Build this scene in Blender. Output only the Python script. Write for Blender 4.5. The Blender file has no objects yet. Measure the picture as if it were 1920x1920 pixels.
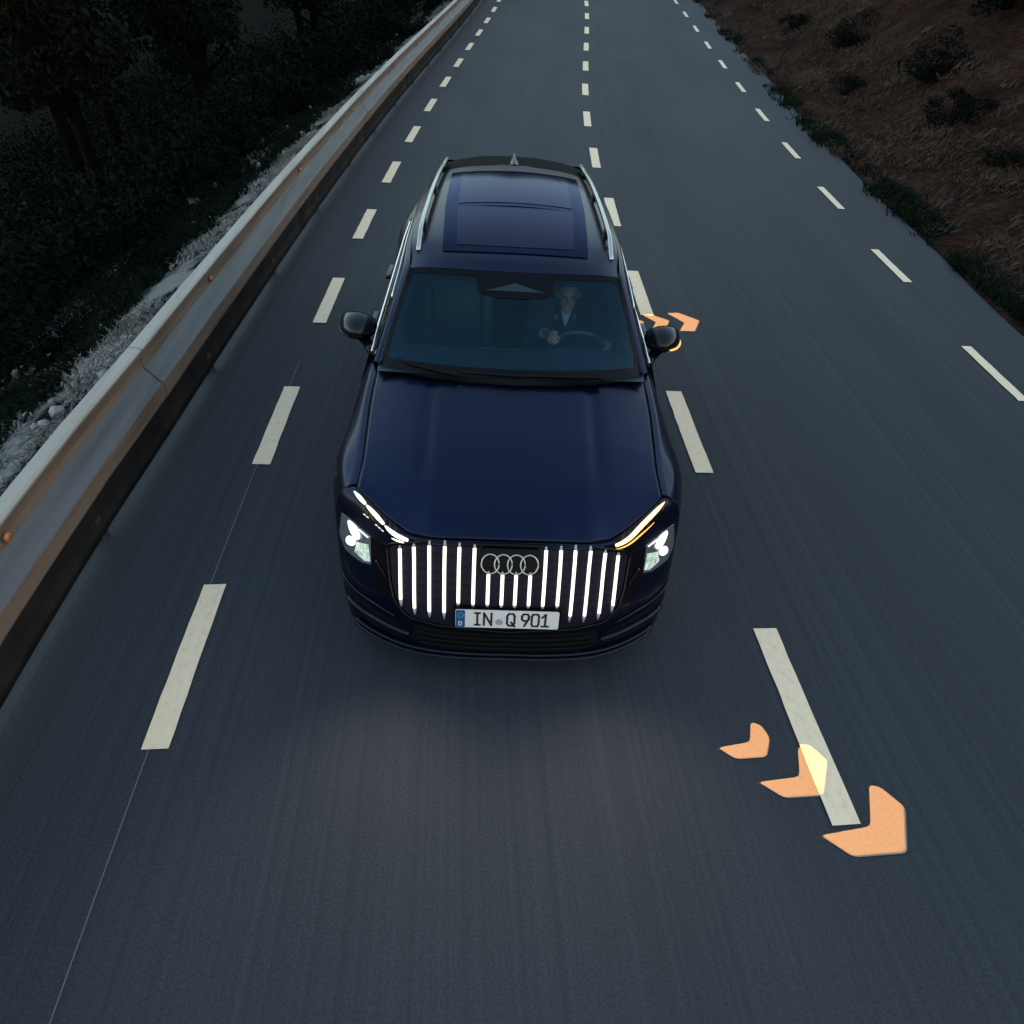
import bpy, bmesh, math, random
import numpy as np
from mathutils import Vector, Matrix
from mathutils.bvhtree import BVHTree

random.seed(7)
rng = np.random.default_rng(11)
SC = bpy.context.scene
COL = SC.collection

# ------------------------------------------------------------------ camera
CAM_H = 3.124
cam_d = bpy.data.cameras.new("camera")
cam_d.sensor_width = 36.0
cam_d.lens = 36.0 * 1192.19 / 1920.0
cam_d.clip_start = 0.05
cam_d.clip_end = 2000
cam = bpy.data.objects.new("camera", cam_d)
COL.objects.link(cam)
_r = Vector((0.99584996, -0.07542666, 0.05092813))
_u = Vector((0.01544023, 0.69149588, 0.72221537))
_f = Vector((0.08969089, 0.71843181, -0.68979075))
M = Matrix.Identity(4)
for i in range(3):
    M[i][0], M[i][1], M[i][2] = _r[i], _u[i], -_f[i]
M[2][3] = CAM_H
cam.matrix_world = M
SC.camera = cam

# ------------------------------------------------------------------ dusk sky
SUN_EL, SUN_AZ = math.radians(3.0), math.radians(100.0)
world = bpy.data.worlds.new("World")
SC.world = world
world.use_nodes = True
wn = world.node_tree.nodes
wl = world.node_tree.links
wn.clear()
wo = wn.new("ShaderNodeOutputWorld")
bg = wn.new("ShaderNodeBackground")
sky = wn.new("ShaderNodeTexSky")
sky.sky_type = 'NISHITA'
sky.sun_disc = False
sky.sun_elevation = SUN_EL
sky.sun_rotation = SUN_AZ
sky.air_density = 1.0
sky.dust_density = 1.0
sky.ozone_density = 0.9
bg.inputs["Strength"].default_value = 0.15
wl.new(sky.outputs[0], bg.inputs[0])
wl.new(bg.outputs[0], wo.inputs[0])

sun_d = bpy.data.lights.new("sun", 'SUN')
sun_d.energy = 0.012
sun_d.angle = math.radians(12)
sun_d.color = (1.0, 0.80, 0.62)
sun = bpy.data.objects.new("sun", sun_d)
COL.objects.link(sun)
_sd = Vector((math.sin(SUN_AZ) * math.cos(SUN_EL), math.cos(SUN_AZ) * math.cos(SUN_EL), math.sin(SUN_EL)))
sun.rotation_euler = (-_sd).to_track_quat('-Z', 'Y').to_euler()

SC.view_settings.view_transform = 'Standard'
SC.view_settings.look = 'None'
SC.view_settings.gamma = 1.0
SC.view_settings.exposure = 3.1
SC.view_settings.use_curve_mapping = False
SC.render.engine = 'CYCLES'
SC.cycles.use_denoising = True
SC.cycles.max_bounces = 8
SC.cycles.transparent_max_bounces = 12
SC.cycles.sample_clamp_indirect = 6.0
SC.cycles.caustics_reflective = False
SC.cycles.caustics_refractive = False


# ------------------------------------------------------------------ materials
MATS = {}


def mat(name, color, rough=0.5, metal=0.0, coat=0.0, spec=0.5, emit=None, estr=0.0, noise=None):
    if name in MATS:
        return MATS[name]
    m = bpy.data.materials.new(name)
    m.use_nodes = True
    nt = m.node_tree
    b = nt.nodes["Principled BSDF"]
    b.inputs["Base Color"].default_value = (*color, 1)
    b.inputs["Roughness"].default_value = rough
    b.inputs["Metallic"].default_value = metal
    b.inputs["Coat Weight"].default_value = coat
    b.inputs["Coat Roughness"].default_value = 0.04
    b.inputs["Specular IOR Level"].default_value = spec
    if emit:
        b.inputs["Emission Color"].default_value = (*emit, 1)
        b.inputs["Emission Strength"].default_value = estr
    if noise:
        sc, amt = noise
        tc = nt.nodes.new("ShaderNodeTexCoord")
        nz = nt.nodes.new("ShaderNodeTexNoise")
        nz.inputs["Scale"].default_value = sc
        nz.inputs["Detail"].default_value = 5
        nt.links.new(tc.outputs["Object"], nz.inputs["Vector"])
        hs = nt.nodes.new("ShaderNodeMapRange")
        hs.inputs[1].default_value = 0.25
        hs.inputs[2].default_value = 0.75
        hs.inputs[3].default_value = 1 - amt
        hs.inputs[4].default_value = 1 + amt
        nt.links.new(nz.outputs[0], hs.inputs[0])
        mx = nt.nodes.new("ShaderNodeMix")
        mx.data_type = 'RGBA'
        mx.blend_type = 'MULTIPLY'
        mx.inputs[0].default_value = 1
        mx.inputs[6].default_value = (*color, 1)
        nt.links.new(hs.outputs[0], mx.inputs[7])
        nt.links.new(mx.outputs[2], b.inputs["Base Color"])
    MATS[name] = m
    return m


def nodes_of(m):
    return m.node_tree.nodes, m.node_tree.links, m.node_tree.nodes["Principled BSDF"]


def mk_ramp(N, stops):
    r = N.new("ShaderNodeValToRGB")
    el = r.color_ramp.elements
    while len(el) < len(stops):
        el.new(0.5)
    for e, (p, c) in zip(el, stops):
        e.position = p
        e.color = (*c, 1)
    return r


# car paint: deep navy metallic under clear coat
PAINT = mat("car_paint", (0.0032, 0.0078, 0.034), rough=0.34, metal=0.88, coat=0.15)
N, LK, B = nodes_of(PAINT)
tc = N.new("ShaderNodeTexCoord")
vo = N.new("ShaderNodeTexVoronoi")
vo.inputs["Scale"].default_value = 700
LK.new(tc.outputs["Object"], vo.inputs["Vector"])
mr = N.new("ShaderNodeMapRange")
mr.inputs[3].default_value = 0.26
mr.inputs[4].default_value = 0.44
LK.new(vo.outputs["Color"], mr.inputs[0])
LK.new(mr.outputs[0], B.inputs["Roughness"])

BLACK = mat("gloss_black", (0.003, 0.003, 0.005), rough=0.15, spec=0.16)
PLASTIC = mat("black_plastic", (0.004, 0.004, 0.006), rough=0.55, spec=0.10, noise=(60, 0.3))
CABIN = mat("cabin_trim", (0.006, 0.008, 0.012), rough=0.75, spec=0.15, noise=(40, 0.3))
SEATM = mat("seat_leather", (0.008, 0.018, 0.030), rough=0.55, noise=(25, 0.3))
SILVER = mat("brushed_aluminium", (0.46, 0.46, 0.48), rough=0.28, metal=1.0)
CHROME = mat("satin_chrome", (0.70, 0.72, 0.76), rough=0.18, metal=1.0)
RUBBER = mat("rubber", (0.010, 0.010, 0.010), rough=0.85, noise=(50, 0.3))
RIM = mat("alloy_rim", (0.10, 0.10, 0.11), rough=0.3, metal=1.0)
def tinted_glass(name, base, tint, ior):
    """dark panoramic roof glass, blue-violet of the reflected sky painted into its gloss tint"""
    m = bpy.data.materials.new(name)
    m.use_nodes = True
    N, L = m.node_tree.nodes, m.node_tree.links
    N.clear()
    o = N.new("ShaderNodeOutputMaterial")
    mx = N.new("ShaderNodeMixShader")
    df = N.new("ShaderNodeBsdfDiffuse")
    df.inputs[0].default_value = (*base, 1)
    gl = N.new("ShaderNodeBsdfGlossy")
    gl.inputs["Roughness"].default_value = 0.09
    gl.inputs[0].default_value = (*tint, 1)  # gloss tint carries the blue-violet of the reflected sky
    fr = N.new("ShaderNodeFresnel")
    fr.inputs[0].default_value = ior
    L.new(fr.outputs[0], mx.inputs[0])
    L.new(df.outputs[0], mx.inputs[1])
    L.new(gl.outputs[0], mx.inputs[2])
    L.new(mx.outputs[0], o.inputs[0])
    return m


SUNGLASS = tinted_glass("roof_glass", (0.003, 0.004, 0.012), (0.30, 0.36, 0.68), 1.30)
BLIND = tinted_glass("roof_blind", (0.010, 0.009, 0.024), (0.40, 0.46, 0.70), 1.30)
SIDEGLASS = mat("side_glass", (0.006, 0.008, 0.010), rough=0.06)
PLATEW = mat("plate_white", (0.60, 0.56, 0.60), rough=0.35)
PLATEB = mat("plate_blue", (0.010, 0.075, 0.23), rough=0.35)
INK = mat("plate_ink", (0.010, 0.010, 0.014), rough=0.5)
SEAL = mat("plate_seal", (0.26, 0.24, 0.34), rough=0.5)
RINGM = mat("emblem_grey", (0.40, 0.40, 0.46), rough=0.35, metal=0.6)
BARL = mat("light_bar_glow", (0.8, 0.8, 0.8), emit=(1.0, 0.90, 0.74), estr=0.19)
BAREND = mat("light_bar_end", (0.30, 0.31, 0.34), rough=0.3)
DRLW = mat("day_light_glow", (0.8, 0.8, 0.8), emit=(1.0, 0.96, 0.88), estr=0.22)
AMBER = mat("amber_glow", (0.8, 0.4, 0.1), emit=(1.0, 0.66, 0.36), estr=0.24)
AMBERS = mat("amber_side_glow", (0.8, 0.4, 0.1), emit=(1.0, 0.48, 0.09), estr=0.13)
HEADW = mat("headlight_glow", (0.8, 0.8, 0.8), emit=(1.0, 0.97, 0.86), estr=0.23)
HEADG = mat("headlight_reflector", (0.5, 0.55, 0.5), rough=0.3, emit=(0.62, 0.80, 0.66), estr=0.03, noise=(45, 0.8))
HEADD = mat("headlight_housing", (0.16, 0.17, 0.20), rough=0.25, metal=0.6)
SKIN = mat("skin", (0.42, 0.24, 0.17), rough=0.5)
HAIR = mat("hair", (0.030, 0.022, 0.018), rough=0.6)
JACKET = mat("dark_jacket", (0.020, 0.022, 0.028), rough=0.9, noise=(40, 0.3))
SHIRT = mat("white_shirt", (0.62, 0.64, 0.66), rough=0.8)
CUFFM = mat("shirt_cuff", (0.20, 0.24, 0.28), rough=0.8)
BLADE = mat("dark_blade", (0.0035, 0.006, 0.015), rough=0.35, spec=0.3)
STICKER = mat("sticker_white", (0.55, 0.58, 0.62), rough=0.5)


def glass_mat():
    m = bpy.data.materials.new("windscreen_glass")
    m.use_nodes = True
    N, L = m.node_tree.nodes, m.node_tree.links
    N.clear()
    o = N.new("ShaderNodeOutputMaterial")
    mx = N.new("ShaderNodeMixShader")
    tr = N.new("ShaderNodeBsdfTransparent")
    tr.inputs[0].default_value = (0.52, 0.68, 0.76, 1)
    gl = N.new("ShaderNodeBsdfGlossy")
    gl.inputs["Roughness"].default_value = 0.03
    gl.inputs[0].default_value = (0.30, 0.58, 0.85, 1)
    fr = N.new("ShaderNodeFresnel")
    fr.inputs[0].default_value = 1.45
    L.new(fr.outputs[0], mx.inputs[0])
    L.new(tr.outputs[0], mx.inputs[1])
    L.new(gl.outputs[0], mx.inputs[2])
    df = N.new("ShaderNodeBsdfDiffuse")
    df.inputs[0].default_value = (0.20, 0.60, 0.95, 1)
    mx2 = N.new("ShaderNodeMixShader")      # faint blue diffuse layer, a painted-in haze of reflected sky
    mx2.inputs[0].default_value = 0.006
    L.new(mx.outputs[0], mx2.inputs[1])
    L.new(df.outputs[0], mx2.inputs[2])
    L.new(mx2.outputs[0], o.inputs[0])
    return m


GLASS = glass_mat()


# road asphalt: UV holds (lateral offset, distance along the road) in metres
def asphalt_mat(name, lo, hi):
    m = mat(name, (0.05, 0.055, 0.06), rough=0.82, spec=0.35)
    N, L, B = nodes_of(m)
    uv = N.new("ShaderNodeUVMap")
    sep = N.new("ShaderNodeSeparateXYZ")
    L.new(uv.outputs[0], sep.inputs[0])

    def scaled(sx, sy):
        mp = N.new("ShaderNodeMapping")
        mp.inputs["Scale"].default_value = (sx, sy, 1)
        L.new(uv.outputs[0], mp.inputs[0])
        return mp

    fine = N.new("ShaderNodeTexNoise")
    fine.inputs["Scale"].default_value = 90
    fine.inputs["Detail"].default_value = 3
    L.new(uv.outputs[0], fine.inputs["Vector"])
    streak = N.new("ShaderNodeTexNoise")
    streak.inputs["Scale"].default_value = 1
    streak.inputs["Detail"].default_value = 6
    streak.inputs["Roughness"].default_value = 0.62
    L.new(scaled(26.0, 0.09).outputs[0], streak.inputs["Vector"])
    blot = N.new("ShaderNodeTexNoise")
    blot.inputs["Scale"].default_value = 1
    blot.inputs["Detail"].default_value = 4
    L.new(scaled(0.55, 0.22).outputs[0], blot.inputs["Vector"])

    def rng_node(src, a, b, c, d):
        r = N.new("ShaderNodeMapRange")
        for k, v in zip((1, 2, 3, 4), (a, b, c, d)):
            r.inputs[k].default_value = v
        L.new(src.outputs[0], r.inputs[0])
        return r

    def mul(a, b):
        k = N.new("ShaderNodeMath")
        k.operation = 'MULTIPLY'
        L.new(a.outputs[0], k.inputs[0])
        L.new(b.outputs[0], k.inputs[1])
        return k

    f = mul(mul(rng_node(fine, 0.25, 0.75, 0.55, 1.45), rng_node(streak, 0.3, 0.7, 0.70, 1.30)),
            rng_node(blot, 0.3, 0.7, 0.85, 1.15))
    for cx_ in (-0.62, 0.95, 2.85, 4.40):
        a_ = N.new("ShaderNodeMath")
        a_.operation = 'COMPARE'
        d_ = N.new("ShaderNodeMath")
        d_.operation = 'SUBTRACT'
        L.new(sep.outputs[0], d_.inputs[0])
        d_.inputs[1].default_value = cx_
        q_ = N.new("ShaderNodeMath")
        q_.operation = 'ABSOLUTE'
        L.new(d_.outputs[0], q_.inputs[0])
        N.remove(a_)
        w_ = rng_node(q_, 0.05, 0.42, 0.86, 1.0)
        w_.interpolation_type = 'SMOOTHSTEP'
        f = mul(f, w_)
    rp = mk_ramp(N, [(0.0, lo), (1.0, hi)])
    r2 = rng_node(f, 0.4, 1.8, 0.0, 1.0)
    L.new(r2.outputs[0], rp.inputs[0])
    L.new(rp.outputs[0], B.inputs["Base Color"])
    bp = N.new("ShaderNodeBump")
    bp.inputs["Strength"].default_value = 0.35
    bp.inputs["Distance"].default_value = 0.006
    L.new(fine.outputs[0], bp.inputs["Height"])
    L.new(bp.outputs[0], B.inputs["Normal"])
    rr = rng_node(blot, 0.3, 0.7, 0.72, 0.86)
    L.new(rr.outputs[0], B.inputs["Roughness"])
    return m


ASPHALT = asphalt_mat("asphalt", (0.0080, 0.0115, 0.0180), (0.0350, 0.0400, 0.0525))

LINE = mat("line_paint", (0.52, 0.48, 0.41), rough=0.7)
N, LK, B = nodes_of(LINE)
uvn = N.new("ShaderNodeUVMap")
nz = N.new("ShaderNodeTexNoise")
nz.inputs["Scale"].default_value = 60
nz.inputs["Detail"].default_value = 6
mpl = N.new("ShaderNodeMapping")        # wear drawn out along the direction of travel
mpl.inputs["Scale"].default_value = (0.5, 0.30, 1)
LK.new(uvn.outputs[0], mpl.inputs[0])
LK.new(mpl.outputs[0], nz.inputs["Vector"])
rp = mk_ramp(N, [(0.22, (0.56, 0.45, 0.33)), (0.42, (0.71, 0.56, 0.40)), (0.8, (0.77, 0.61, 0.44))])
LK.new(nz.outputs[0], rp.inputs[0])
LK.new(rp.outputs[0], B.inputs["Base Color"])

# arrow sheet paler than asphalt: projected light partly painted into its colour
PATCH = mat("arrow_light_paint", (0.16, 0.145, 0.13), rough=0.8, noise=(70, 0.10))

# galvanised guardrail steel, slightly weathered
RAILM = mat("rail_steel", (0.36, 0.36, 0.35), rough=0.5, metal=0.25)
N, LK, B = nodes_of(RAILM)
tc = N.new("ShaderNodeTexCoord")
mp = N.new("ShaderNodeMapping")
mp.inputs["Scale"].default_value = (14, 0.35, 14)
LK.new(tc.outputs["Object"], mp.inputs[0])
nz = N.new("ShaderNodeTexNoise")
nz.inputs["Scale"].default_value = 1
nz.inputs["Detail"].default_value = 6
LK.new(mp.outputs[0], nz.inputs["Vector"])
rp = mk_ramp(N, [(0.28, (0.19, 0.165, 0.145)), (0.48, (0.27, 0.25, 0.23)), (0.75, (0.32, 0.305, 0.285))])
LK.new(nz.outputs[0], rp.inputs[0])
LK.new(rp.outputs[0], B.inputs["Base Color"])
RAIL_WARM = RAILM.copy()  # steel copy with warm reflected light painted in as brown
RAIL_WARM.name = "rail_warm_light"
for nd in RAIL_WARM.node_tree.nodes:
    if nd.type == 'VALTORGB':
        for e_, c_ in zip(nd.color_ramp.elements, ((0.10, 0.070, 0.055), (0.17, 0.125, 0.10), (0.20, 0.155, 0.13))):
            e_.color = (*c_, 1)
RAIL_SHADE = RAILM.copy()  # steel copy with the cool shade of the sloping web painted in
RAIL_SHADE.name = "rail_shaded_web"
for nd in RAIL_SHADE.node_tree.nodes:
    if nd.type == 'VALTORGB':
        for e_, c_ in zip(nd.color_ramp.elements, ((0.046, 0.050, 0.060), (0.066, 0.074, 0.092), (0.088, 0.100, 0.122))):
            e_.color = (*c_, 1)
POSTM = mat("rail_post_steel", (0.030, 0.027, 0.025), rough=0.7, noise=(9, 0.5))
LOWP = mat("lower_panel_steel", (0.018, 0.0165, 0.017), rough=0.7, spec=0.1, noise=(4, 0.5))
REFLECT = mat("amber_reflector", (0.38, 0.13, 0.05), rough=0.25)

# terrain soil
SOIL = mat("soil", (0.10, 0.07, 0.05), rough=1.0, spec=0.02)
N, LK, B = nodes_of(SOIL)
uvn = N.new("ShaderNodeUVMap")
n1 = N.new("ShaderNodeTexNoise")
n1.inputs["Scale"].default_value = 0.8
n1.inputs["Detail"].default_value = 9
n1.inputs["Roughness"].default_value = 0.65
LK.new(uvn.outputs[0], n1.inputs["Vector"])
n2 = N.new("ShaderNodeTexNoise")
n2.inputs["Scale"].default_value = 9
n2.inputs["Detail"].default_value = 6
LK.new(uvn.outputs[0], n2.inputs["Vector"])
ra = mk_ramp(N, [(0.30, (0.008, 0.006, 0.006)), (0.50, (0.030, 0.0145, 0.011)), (0.70, (0.048, 0.029, 0.022))])
rb = mk_ramp(N, [(0.32, (0.25, 0.25, 0.25)), (0.62, (1.0, 1.0, 1.0))])
LK.new(n1.outputs[0], ra.inputs[0])
LK.new(n2.outputs[0], rb.inputs[0])
mx = N.new("ShaderNodeMix")
mx.data_type = 'RGBA'
mx.blend_type = 'MULTIPLY'
mx.inputs[0].default_value = 0.85
LK.new(ra.outputs[0], mx.inputs[6])
LK.new(rb.outputs[0], mx.inputs[7])
sepu = N.new("ShaderNodeSeparateXYZ")
LK.new(uvn.outputs[0], sepu.inputs[0])
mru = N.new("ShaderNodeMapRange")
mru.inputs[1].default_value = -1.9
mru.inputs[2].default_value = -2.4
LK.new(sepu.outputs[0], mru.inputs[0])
mxu = N.new("ShaderNodeMix")          # dark humus on the left, drawn up to the guardrail as painted shade
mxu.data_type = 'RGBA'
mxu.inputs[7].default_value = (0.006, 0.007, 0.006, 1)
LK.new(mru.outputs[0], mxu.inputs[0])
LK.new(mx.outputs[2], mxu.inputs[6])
n3 = N.new("ShaderNodeTexNoise")      # pale rubble washed down beside the guardrail
n3.inputs["Scale"].default_value = 1.1
n3.inputs["Detail"].default_value = 8
n3.inputs["Roughness"].default_value = 0.7
LK.new(uvn.outputs[0], n3.inputs["Vector"])
r3 = mk_ramp(N, [(0.45, (0, 0, 0)), (0.57, (1, 1, 1))])
LK.new(n3.outputs[0], r3.inputs[0])
m3 = N.new("ShaderNodeMapRange")
m3.inputs[1].default_value = -5.8
m3.inputs[2].default_value = -4.2
LK.new(sepu.outputs[0], m3.inputs[0])
m4 = N.new("ShaderNodeMapRange")
m4.inputs[1].default_value = -2.35
m4.inputs[2].default_value = -2.75
LK.new(sepu.outputs[0], m4.inputs[0])
k3 = N.new("ShaderNodeMath")
k3.operation = 'MULTIPLY'
LK.new(m3.outputs[0], k3.inputs[0])
LK.new(m4.outputs[0], k3.inputs[1])
k4 = N.new("ShaderNodeMath")
k4.operation = 'MULTIPLY'
LK.new(k3.outputs[0], k4.inputs[0])
LK.new(r3.outputs[0], k4.inputs[1])
mx3 = N.new("ShaderNodeMix")
mx3.data_type = 'RGBA'
mx3.inputs[7].default_value = (0.17, 0.17, 0.17, 1)
LK.new(k4.outputs[0], mx3.inputs[0])
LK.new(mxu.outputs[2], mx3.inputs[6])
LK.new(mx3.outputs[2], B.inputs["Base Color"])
bp = N.new("ShaderNodeBump")
bp.inputs["Strength"].default_value = 0.9
bp.inputs["Distance"].default_value = 0.06
LK.new(n2.outputs[0], bp.inputs["Height"])
LK.new(bp.outputs[0], B.inputs["Normal"])

LEAFS = [mat("leaf_dark", (0.0026, 0.0048, 0.0040), rough=0.7, spec=0.03, noise=(3, 0.6)),
         mat("leaf_olive", (0.0050, 0.0070, 0.0048), rough=0.7, spec=0.03, noise=(3, 0.6)),
         mat("leaf_brown", (0.013, 0.010, 0.008), rough=0.8, spec=0.03, noise=(3, 0.6))]
BARK = mat("bark", (0.0022, 0.0020, 0.0020), rough=0.9, spec=0.03, noise=(12, 0.5))
STRAW = mat("dry_grass", (0.052, 0.034, 0.028), rough=0.9, spec=0.2, noise=(1.3, 0.6))
PALE = mat("pale_dry_grass", (0.20, 0.20, 0.205), rough=0.9, spec=0.2, noise=(1.1, 0.75))
GREENG = mat("green_grass", (0.008, 0.014, 0.009), rough=0.9, spec=0.04, noise=(1.5, 0.5))
STONE = mat("pale_stone", (0.18, 0.18, 0.18), rough=0.9, noise=(5, 0.5))


# ------------------------------------------------------------------ helpers
def link(o, parent=None, label=None, cat=None, group=None, kind=None):
    COL.objects.link(o)
    if parent is not None:
        o.parent = parent
    if label:
        o["label"] = label
    if cat:
        o["category"] = cat
    if group:
        o["group"] = group
    if kind:
        o["kind"] = kind
    return o


def mesh_obj(name, verts, faces, m, parent=None, smooth=True, uvs=None, **kw):
    me = bpy.data.meshes.new(name)
    me.from_pydata([tuple(map(float, v)) for v in verts], [], [tuple(map(int, f)) for f in faces])
    if smooth:
        me.polygons.foreach_set("use_smooth", [True] * len(me.polygons))
    if uvs is not None:
        ul = me.uv_layers.new(name="uv")
        idx = np.empty(len(me.loops), dtype=np.int32)
        me.loops.foreach_get("vertex_index", idx)
        ul.data.foreach_set("uv", np.asarray(uvs, dtype=np.float32)[idx].ravel())
    for x in (m if isinstance(m, (list, tuple)) else [m]):
        me.materials.append(x)
    me.update()
    return link(bpy.data.objects.new(name, me), parent, **kw)


def bm_obj(name, bm, m, parent=None, smooth=False, **kw):
    me = bpy.data.meshes.new(name)
    bm.normal_update()
    bm.to_mesh(me)
    bm.free()
    if smooth:
        me.polygons.foreach_set("use_smooth", [True] * len(me.polygons))
    me.materials.append(m)
    return link(bpy.data.objects.new(name, me), parent, **kw)


def empty(name, loc=(0, 0, 0), rz=0.0, **kw):
    o = bpy.data.objects.new(name, None)
    o.location = loc
    o.rotation_euler = (0, 0, rz)
    o.empty_display_size = 0.2
    return link(o, **kw)


def cr1(c, n):
    c = np.asarray(c, float)
    m = len(c)
    e = np.concatenate([[2 * c[0] - c[1]], c, [2 * c[-1] - c[-2]]])
    out = []
    for t in np.linspace(0, m - 1, n):
        i = min(int(t), m - 2)
        f = t - i
        p0, p1, p2, p3 = e[i:i + 4]
        out.append(.5 * ((2 * p1) + (-p0 + p2) * f + (2 * p0 - 5 * p1 + 4 * p2 - p3) * f * f + (-p0 + 3 * p1 - 3 * p2 + p3) * f ** 3))
    return np.array(out)


def cr2(c, nu, nv):
    a = cr1(np.asarray(c, float), nu)
    return np.swapaxes(cr1(np.swapaxes(a, 0, 1), nv), 0, 1)


def grid_mesh(G, flip=False):
    nu, nv = G.shape[:2]
    V = G.reshape(-1, 3)
    F = []
    for i in range(nu - 1):
        for j in range(nv - 1):
            a = i * nv + j
            q = (a, a + 1, a + nv + 1, a + nv)
            F.append(q[::-1] if flip else q)
    return V, F


def grid_obj(name, G, m, parent, flip=False, thick=0.0, **kw):
    V, F = grid_mesh(G, flip)
    o = mesh_obj(name, V, F, m, parent, **kw)
    if thick:
        s = o.modifiers.new("solid", 'SOLIDIFY')
        s.thickness = thick
        s.offset = 0
    return o


def tube(path, rad, n=8, flat=(1.0, 1.0), close=True):
    """verts, faces of a tube along path; rad number or list; flat scales the section (side, up)."""
    path = [Vector(p) for p in path]
    V, F = [], []
    for i, p in enumerate(path):
        t = (path[min(i + 1, len(path) - 1)] - path[max(i - 1, 0)]).normalized()
        up = Vector((0, 0, 1)) if abs(t.z) < 0.95 else Vector((0, 1, 0))
        s = t.cross(up).normalized()
        w = s.cross(t).normalized()
        r = rad[i] if hasattr(rad, '__len__') else rad
        for k in range(n):
            a = 2 * math.pi * k / n
            V.append(p + s * (math.cos(a) * r * flat[0]) + w * (math.sin(a) * r * flat[1]))
    for i in range(len(path) - 1):
        for k in range(n):
            a, b = i * n + k, i * n + (k + 1) % n
            F.append((a, b, b + n, a + n))
    if close:
        F.append(tuple(range(n))[::-1])
        F.append(tuple(range((len(path) - 1) * n, len(path) * n)))
    return V, F


def tube_obj(name, path, rad, m, parent, n=8, flat=(1, 1), **kw):
    V, F = tube(path, rad, n, flat)
    return mesh_obj(name, V, F, m, parent, **kw)


def merge(parts):
    V, F = [], []
    for v, f in parts:
        o = len(V)
        V += list(v)
        F += [tuple(i + o for i in q) for q in f]
    return V, F


def box(c, s):
    x, y, z = c
    a, b, d = s[0] / 2, s[1] / 2, s[2] / 2
    V = [(x + i * a, y + j * b, z + k * d) for i in (-1, 1) for j in (-1, 1) for k in (-1, 1)]
    F = [(0, 1, 3, 2), (4, 6, 7, 5), (0, 4, 5, 1), (2, 3, 7, 6), (0, 2, 6, 4), (1, 5, 7, 3)]
    return V, F


def rounded_box(name, c, s, bev, m, parent, rot=None, seg=3, **kw):
    bm = bmesh.new()
    bmesh.ops.create_cube(bm, size=1)
    bmesh.ops.scale(bm, vec=Vector(s), verts=bm.verts)
    bmesh.ops.bevel(bm, geom=bm.edges[:], offset=bev, segments=seg, affect='EDGES', profile=0.6)
    if rot:
        bmesh.ops.rotate(bm, cent=(0, 0, 0), matrix=rot, verts=bm.verts)
    bmesh.ops.translate(bm, vec=Vector(c), verts=bm.verts)
    return bm_obj(name, bm, m, parent, smooth=True, **kw)


def smoothstep(a, b, x):
    t = np.clip((np.asarray(x, float) - a) / (b - a), 0, 1)
    return t * t * (3 - 2 * t)


# ------------------------------------------------------------------ road alignment
_T = np.arange(-40, 260, 0.25)


def _heading(t):
    t = np.minimum(t, 38.0)
    return 0.0114 * t - 0.0217 * t * t / 200 - 0.1101 * t ** 3 / 30000 * (t > 0)


_TH = _heading(_T)
_CX = np.concatenate([[0], np.cumsum(np.sin(.5 * (_TH[1:] + _TH[:-1])) * .25)])
_CY = np.concatenate([[0], np.cumsum(np.cos(.5 * (_TH[1:] + _TH[:-1])) * .25)])
_i0 = int(np.argmin(abs(_T)))
_CX -= _CX[_i0]
_CY -= _CY[_i0]


def road_z(s):
    q = np.clip(np.asarray(s, float) - 8, 0, None)
    qa = np.minimum(q, 30.0)
    return 0.2075 * qa ** 2 / 200 + (q - qa) * 0.2075 * 30 / 100


def road_pt(x, s, h=0.0):
    s = np.asarray(s, float)
    x = np.asarray(x, float)
    T = np.interp(s, _T, _TH)
    return np.stack(np.broadcast_arrays(np.interp(s, _T, _CX) + x * np.cos(T),
                                        np.interp(s, _T, _CY) - x * np.sin(T), road_z(s) + h), -1)


X_LEFT, X_RIGHT = -2.42, 6.35
_es = np.array([-40, 6.2, 7.4, 9.0, 10.8, 13.6, 19.1, 27.8, 33.7, 260])
_ex = np.array([5.95, 5.97, 6.04, 6.18, 6.24, 6.40, 6.55, 6.45, 6.35, 6.35])


def edge_r(s):
    return np.interp(s, _es, _ex)


# ------------------------------------------------------------------ road sheet
S = np.concatenate([np.arange(-16, 60, 0.5), np.arange(60, 200, 3.0)])
fr = np.linspace(0, 1, 15)
wob_l = np.convolve(rng.normal(0, 0.05, len(S) + 4), np.ones(5) / 5, 'valid')
wob_r = np.convolve(rng.normal(0, 0.06, len(S) + 4), np.ones(5) / 5, 'valid')
XL = X_LEFT + wob_l
XR = edge_r(S) + wob_r
RX = XL[:, None] + (XR - XL)[:, None] * fr[None, :]
RS = np.repeat(S[:, None], len(fr), 1)
G = road_pt(RX, RS)
V, F = grid_mesh(G, flip=False)
road = mesh_obj("road", V, F, ASPHALT, uvs=np.stack([RX, RS], -1).reshape(-1, 2), kind="structure",
                label="dark two-lane asphalt road curving gently right")


def strip(name, x0, x1, s0, s1, h, m, parent, n=12, worn=0.0, **kw):
    ss = np.linspace(s0, s1, n)
    rows = []
    for s in ss:
        a = rng.normal(0, worn) if worn else 0
        b = rng.normal(0, worn) if worn else 0
        rows.append([(x0 + a, s), (x1 + b, s)])
    R = np.array(rows)
    if worn:
        R[0, :, 1] += rng.normal(0, worn * 1.5, 2)
        R[-1, :, 1] += rng.normal(0, worn * 1.5, 2)
    V, F = grid_mesh(road_pt(R[..., 0], R[..., 1], h))
    return mesh_obj(name, V, F, m, parent, uvs=R.reshape(-1, 2), smooth=False, **kw)


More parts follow.
